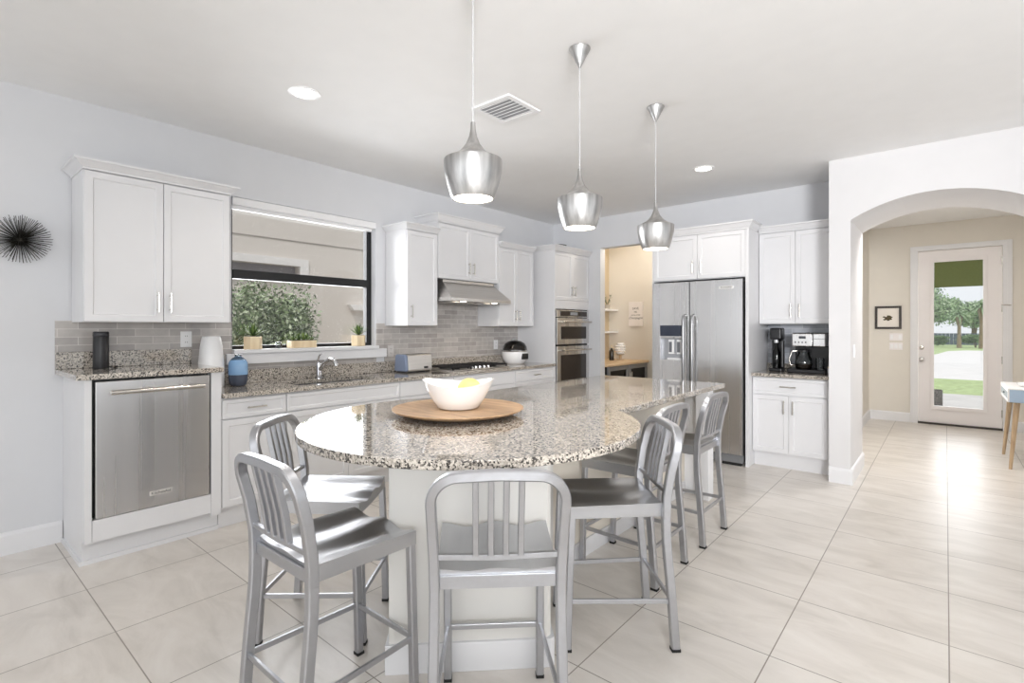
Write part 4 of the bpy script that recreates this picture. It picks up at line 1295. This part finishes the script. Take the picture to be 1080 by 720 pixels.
# ------------------------------------------------------------------ foyer
pf = thing('framed_picture', 'small black framed print on the beige foyer wall', 'picture', (-0.647, DY, 1.51))
B().grid([-0.158, -0.128, 0.128, 0.158], [-0.168, -0.138, 0.138, 0.168], [(-0.128, 0.128, -0.138, 0.138)], 0.025, lambda u, q, k: (u, -0.001 - k, q)).obj('frame', plain('dark_frame_wood', '2f2723', 0.4), pf, bevel=0.002)
mt_ = box('mat_board', plain('mat_white', 'eae4dc', 0.7), pf, -0.128, 0.128, -0.008, -0.002, -0.138, 0.138)
lf = B()
random.seed(3)
for i in range(16):
    a = 2 * PI * i / 16
    r1 = random.uniform(0.03, 0.07)
    q = [(0, 0), (r1 * math.cos(a - .3), 0.6 * r1 * math.sin(a - .3)), (1.15 * r1 * math.cos(a), 0.7 * r1 * math.sin(a)), (r1 * math.cos(a + .3), 0.6 * r1 * math.sin(a + .3))]
    lf.bm.faces.new([lf.bm.verts.new((x, -0.0085 - 0.00005 * i, z - 0.005)) for x, z in q])
lf.obj('printed_motif', plain('motif_olive', '4f4630', 0.8, var=0.3, scale=40), mt_)
def wide_plate(label, z, n):
    p = thing('light_switch', label, 'light switch', (-0.555, DY, z))
    B().box(-0.078, 0.078, -0.007, -0.0005, -0.052, 0.052).obj('cover_plate', M['door'], p, bevel=0.003)
    for i in range(n):
        x = -0.05 + 0.1 * i / max(1, n - 1)
        B().box(x - 0.016, x + 0.016, -0.011, -0.0065, -0.03, 0.03).obj('rocker', M['white'], p, bevel=0.002)
wide_plate('upper pale switch plate under the framed print', 1.225, 2)
wide_plate('lower pale switch plate under the framed print', 1.09, 3)

tb = thing('console_table', 'pale blue desk with splayed wooden legs by the front door', 'table', (0, 0, 0))
tx0, tx1, ty0, ty1 = 0.455, 0.99, 6.83, 7.645
blue = plain('pale_blue_lacquer', 'a9bfd6', 0.35)
B().grid([ty0, ty0 + 0.03, ty1 - 0.03, ty1], [0.645, 0.668, 0.742, 0.765], [(ty0 + 0.03, ty1 - 0.03, 0.668, 0.742)], 0.012, lambda u, v, k: (tx0 + k, u, v)).obj('front_frame', M['white'], tb, bevel=0.001)
B().box(tx0 + 0.013, tx1, ty0, ty1, 0.645, 0.764).obj('body', blue, tb, bevel=0.001)
box('top_panel', M['white'], tb, tx0, tx1, ty0, ty1, 0.7655, 0.778, bevel=0.002)
dwr = box('drawer_front', plain('drawer_blue_grey', '6f8494', 0.35), tb, tx0 + 0.004, tx0 + 0.0125, ty0 + 0.032, ty1 - 0.032, 0.67, 0.74)
B().lathe([(0.006, 0), (0.012, 0.012), (0, 0.016)], n=14, mat=Matrix.Translation((tx0 + 0.004, 7.24, 0.705)) @ Matrix.Rotation(R(-90), 4, 'Y')).obj('knob', M['chrome'], dwr, smooth=True)
for lx, ly, dx, dy in ((tx0 + 0.07, ty0 + 0.08, -0.05, -0.055), (tx0 + 0.07, ty1 - 0.08, -0.05, 0.055), (tx1 - 0.07, ty0 + 0.08, 0.05, -0.055), (tx1 - 0.07, ty1 - 0.08, 0.05, 0.055)):
    lgm = B()
    rings = []
    for t_, r_ in ((0, 0.013), (0.5, 0.019), (1, 0.024)):
        z = 0.001 + 0.6435 * t_
        xx = lx + dx * (1 - t_); yy = ly + dy * (1 - t_)
        rings.append([lgm.bm.verts.new((xx + r_ * math.cos(2 * PI * i / 14), yy + r_ * math.sin(2 * PI * i / 14), z)) for i in range(14)])
    for a, b_ in zip(rings, rings[1:]):
        for i in range(14):
            lgm.bm.faces.new([a[i], a[(i + 1) % 14], b_[(i + 1) % 14], b_[i]])
    lgm.bm.faces.new(rings[0][::-1]); lgm.bm.faces.new(rings[-1])
    lgm.obj('leg', M['oak'], tb, smooth=True)
tag(B().lathe([(0, 0), (0.05, 0), (0.075, 0.012), (0.085, 0.04), (0.08, 0.04), (0.07, 0.016), (0, 0.008)], n=28, caps=False).obj('trinket_dish', M['ceramic'], loc=(0.62, 7.1, 0.7785), smooth=True), 'white dish on the pale blue desk', 'dish')

# ------------------------------------------------------------------ outdoors
struct(box('ground', plain('side_yard_gravel', 'b9b2a6', 0.9, var=0.1, scale=20), None, -9.5, -4.47, -6, 12, -0.25, -0.14))
# neighbour's house beyond the kitchen window
NX = -7.6
nh = thing('neighbour_house', 'pale stucco wall of the house next door, seen through the kitchen window', 'house', (NX, 0, 0))
stucco = plain('pale_stucco', 'd3ccc5', 0.9, var=0.03, scale=30)
NWY0, NWY1, NWZ0, NWZ1 = 1.4, 3.91, 2.16, 2.30
B().grid([-2, NWY0, NWY1, 10], [-0.14, NWZ0, NWZ1, 5.2], [(NWY0, NWY1, NWZ0, NWZ1)], 0.2, lambda u, v, k: (-k, u, v)).obj('wall', stucco, nh)
B().box(0.001, 0.008, -1.9, 9.9, 2.675, 2.69).obj('expansion_joint', plain('joint_grey', '9a938c', 0.9), nh)
wf = B().grid([NWY0 - 0.13, NWY0, NWY1, NWY1 + 0.13], [NWZ0 - 0.1, NWZ0, NWZ1, NWZ1 + 0.11], [(NWY0, NWY1, NWZ0, NWZ1)], 0.035, lambda u, v, k: (0.001 + k, u, v)).obj('window_surround', plain('surround_white', 'e2dfdd', 0.8), nh)
box('pane', plain('neighbour_pane', '8f8c90', 0.15), wf, -0.16, -0.14, NWY0, NWY1, NWZ0, NWZ1)
B().prism([(4.80, 1.65), (5.35, 1.645), (5.35, 1.745), (4.73, 1.745)], 0.001, 0.1, 'x').obj('ledge', plain('ledge_white', 'e2dfdd', 0.8), nh)

def foliage(name, label, cat, loc, rx, ry, rz, n, leaf, mat, trunk=None, group=None, droop=0.0, seed=1):
    rnd = random.Random(seed)
    t = thing(name, label, cat, loc, 0, group)
    b = B()
    lobes = [(Vector((0, 0, 0)), 0.72)] + [(Vector((rnd.uniform(-.55, .55), rnd.uniform(-.55, .55), rnd.uniform(-.5, .6))), rnd.uniform(.3, .5)) for _ in range(14)]
    zc = loc[3] if len(loc) > 3 else 0
    for i in range(n):
        c0, r0 = lobes[rnd.randrange(len(lobes))]
        d = Vector((rnd.gauss(0, 1), rnd.gauss(0, 1), rnd.gauss(0, 1))).normalized()
        p = c0 + d * r0 * rnd.uniform(0.5, 1.04)
        p = Vector((p.x * rx, p.y * ry, p.z * rz))
        a = Vector((rnd.gauss(0, 1), rnd.gauss(0, 1), rnd.gauss(0, 1) - droop)).normalized()
        s_ = a.cross(d)
        if s_.length < 0.05:
            continue
        s_.normalize()
        L = leaf * rnd.uniform(0.6, 1.3)
        vs = [b.bm.verts.new(q) for q in (p - a * L * .5, p + s_ * L * .24, p + a * L * .5, p - s_ * L * .24)]
        b.bm.faces.new(vs)
    zoff = trunk[1] if trunk else rz * 1.2
    for v in b.bm.verts:
        v.co.z += zoff
    b.obj('foliage', mat, t)
    if trunk:
        r_, h_ = trunk
        B().tube([(0, 0, 0), (0.04 * h_, 0, h_ * 0.5), (0, 0.02 * h_, h_)], r_, 10).obj('trunk', plain('bark_' + name, '6f6250', 0.9, var=0.25, scale=20), t, smooth=True)
    else:
        for k in range(3):
            B().tube([(0.03 * k, 0.02 * k, 0), (0.1 * (k - 1), 0.12 * (k - 1), zoff)], 0.02, 8).obj('stem', plain('stem_bark', '6f6250', 0.9), t, smooth=True)
    return t
green = leaf_mat('shrub_leaves', '4c5f40', '7d9068', 'c3cdb2')
foliage('garden_shrub', 'leafy green shrub close outside the kitchen window', 'shrub', (-6.15, 2.72, -0.14), 0.62, 0.68, 1.05, 17000, 0.06, green, seed=2)

# front garden beyond the door
struct(box('porch', plain('porch_pavers', 'c8c6c4', 0.8, var=0.08, scale=3), None, -3.5, 4.5, DY + 0.12, 14.4, -0.15, -0.05))
lawn = plain('lawn_green', 'a9bb86', 0.95, var=0.22, scale=9)
g1 = B().box(-12, 12, 14.4, 18.6, -0.15, -0.055).obj('lawn', lawn)
tag(g1, 'strip of short green lawn between the porch and the road', 'lawn', kind='stuff')
struct(box('road', plain('pale_road', 'dddbda', 0.9, var=0.04, scale=2), None, -20, 20, 18.6, 43.0, -0.15, -0.06))
g2 = B().prism([(-20, 43.0), (-20, 30), (-0.9, 33), (-0.35, 36), (0.1, 41), (1.0, 43.0), (20, 43.0), (20, 75), (-20, 75)], -0.15, -0.055).obj('lawn', lawn)
tag(g2, 'green verge beyond the road under the trees', 'lawn', kind='stuff')
pf_m = plain('palm_frond', '7f9670', 0.6, var=0.2, scale=5)
tg = leaf_mat('tree_leaves', '6b8a62', '93ad82', 'c3d0b4')
th_ = leaf_mat('hedge_leaves', '4c6a40', '6b8a58', '8fa878')
foliage('clipped_hedge', 'low dark hedge across the road, left part', 'hedge', (-0.75, 49.0, -0.05), 1.3, 0.6, 0.42, 1800, 0.16, th_, seed=5)
foliage('clipped_hedge', 'low dark hedge across the road, right part', 'hedge', (1.6, 49.3, -0.05), 1.1, 0.6, 0.45, 1800, 0.16, th_, seed=6)
foliage('shade_tree', 'large pale green tree on the left beyond the road', 'tree', (-1.3, 52.0, -0.05), 2.1, 1.9, 2.5, 9000, 0.26, tg, trunk=(0.14, 3.45), seed=8)
foliage('shade_tree', 'distant tree behind the fence', 'tree', (2.0, 66.0, -0.05), 3.2, 2.2, 1.9, 6500, 0.35, tg, trunk=(0.2, 2.7), seed=10)
def palm(x, y, h_, label, seed):
    rnd = random.Random(seed)
    p = thing('palm_tree', label, 'palm tree', (x, y, -0.05), 0, 'palms beyond the road')
    B().lathe([(0.15, 0), (0.11, h_ * 0.3), (0.1, h_ * 0.65), (0.2, h_ * 0.88), (0.1, h_)], n=12).obj('trunk', plain('palm_bark', '8a7b66', 0.9, var=0.3, scale=12), p, smooth=True)
    for i in range(30):
        a = 2.4 * i; el = R(-25 + 95 * (i / 30)); L = rnd.uniform(0.65, 0.95)
        b = B()
        pv = None
        for k in range(9):
            t_ = k / 8
            r_ = L * t_ * math.cos(el); z = h_ + L * t_ * math.sin(el) - 0.55 * t_ * t_
            w_ = 0.055 * math.sin(PI * min(1, t_ * 0.9 + 0.1))
            c = Vector((r_ * math.cos(a), r_ * math.sin(a), z)); s_ = Vector((-math.sin(a), math.cos(a), 0)) * w_
            q = [b.bm.verts.new(c - s_ - Vector((0, 0, w_ * .6))), b.bm.verts.new(c), b.bm.verts.new(c + s_ - Vector((0, 0, w_ * .6)))]
            if pv:
                b.bm.faces.new([pv[0], pv[1], q[1], q[0]]); b.bm.faces.new([pv[1], pv[2], q[2], q[1]])
            pv = q
        b.obj('frond', pf_m, p)
palm(0.72, 47.6, 2.35, 'palm tree with a stout trunk in the middle of the door glass', 3)
palm(1.85, 47.2, 2.9, 'taller palm tree right of the stout one, at the edge of the door glass', 4)
fe = thing('garden_fence', 'dark blue-grey fence far behind the palms', 'fence', (1.0, 56, -0.05))
fm = plain('fence_slate', '56626f', 0.9)
for i in range(36):
    box('picket', fm, fe, -4.5 + 0.25 * i, -4.5 + 0.25 * i + 0.235, 0, 0.03, 0.0, 0.95)
box('rail', fm, fe, -4.5, 4.5, 0.031, 0.07, 0.5, 0.6)
pb_ = thing('porch_planter', 'dark speckled square planter on the porch outside the door', 'planter', (-0.13, 12.0, -0.05))
B().box(-0.09, 0.09, -0.09, 0.09, 0, 0.29).obj('box', plain('dark_speckle', '5a5754', 0.8, var=0.5, scale=60), pb_, bevel=0.01)
box('soil', plain('planter_soil', '33291f', 0.9), pb_, -0.07, 0.07, -0.07, 0.07, 0.2905, 0.295)
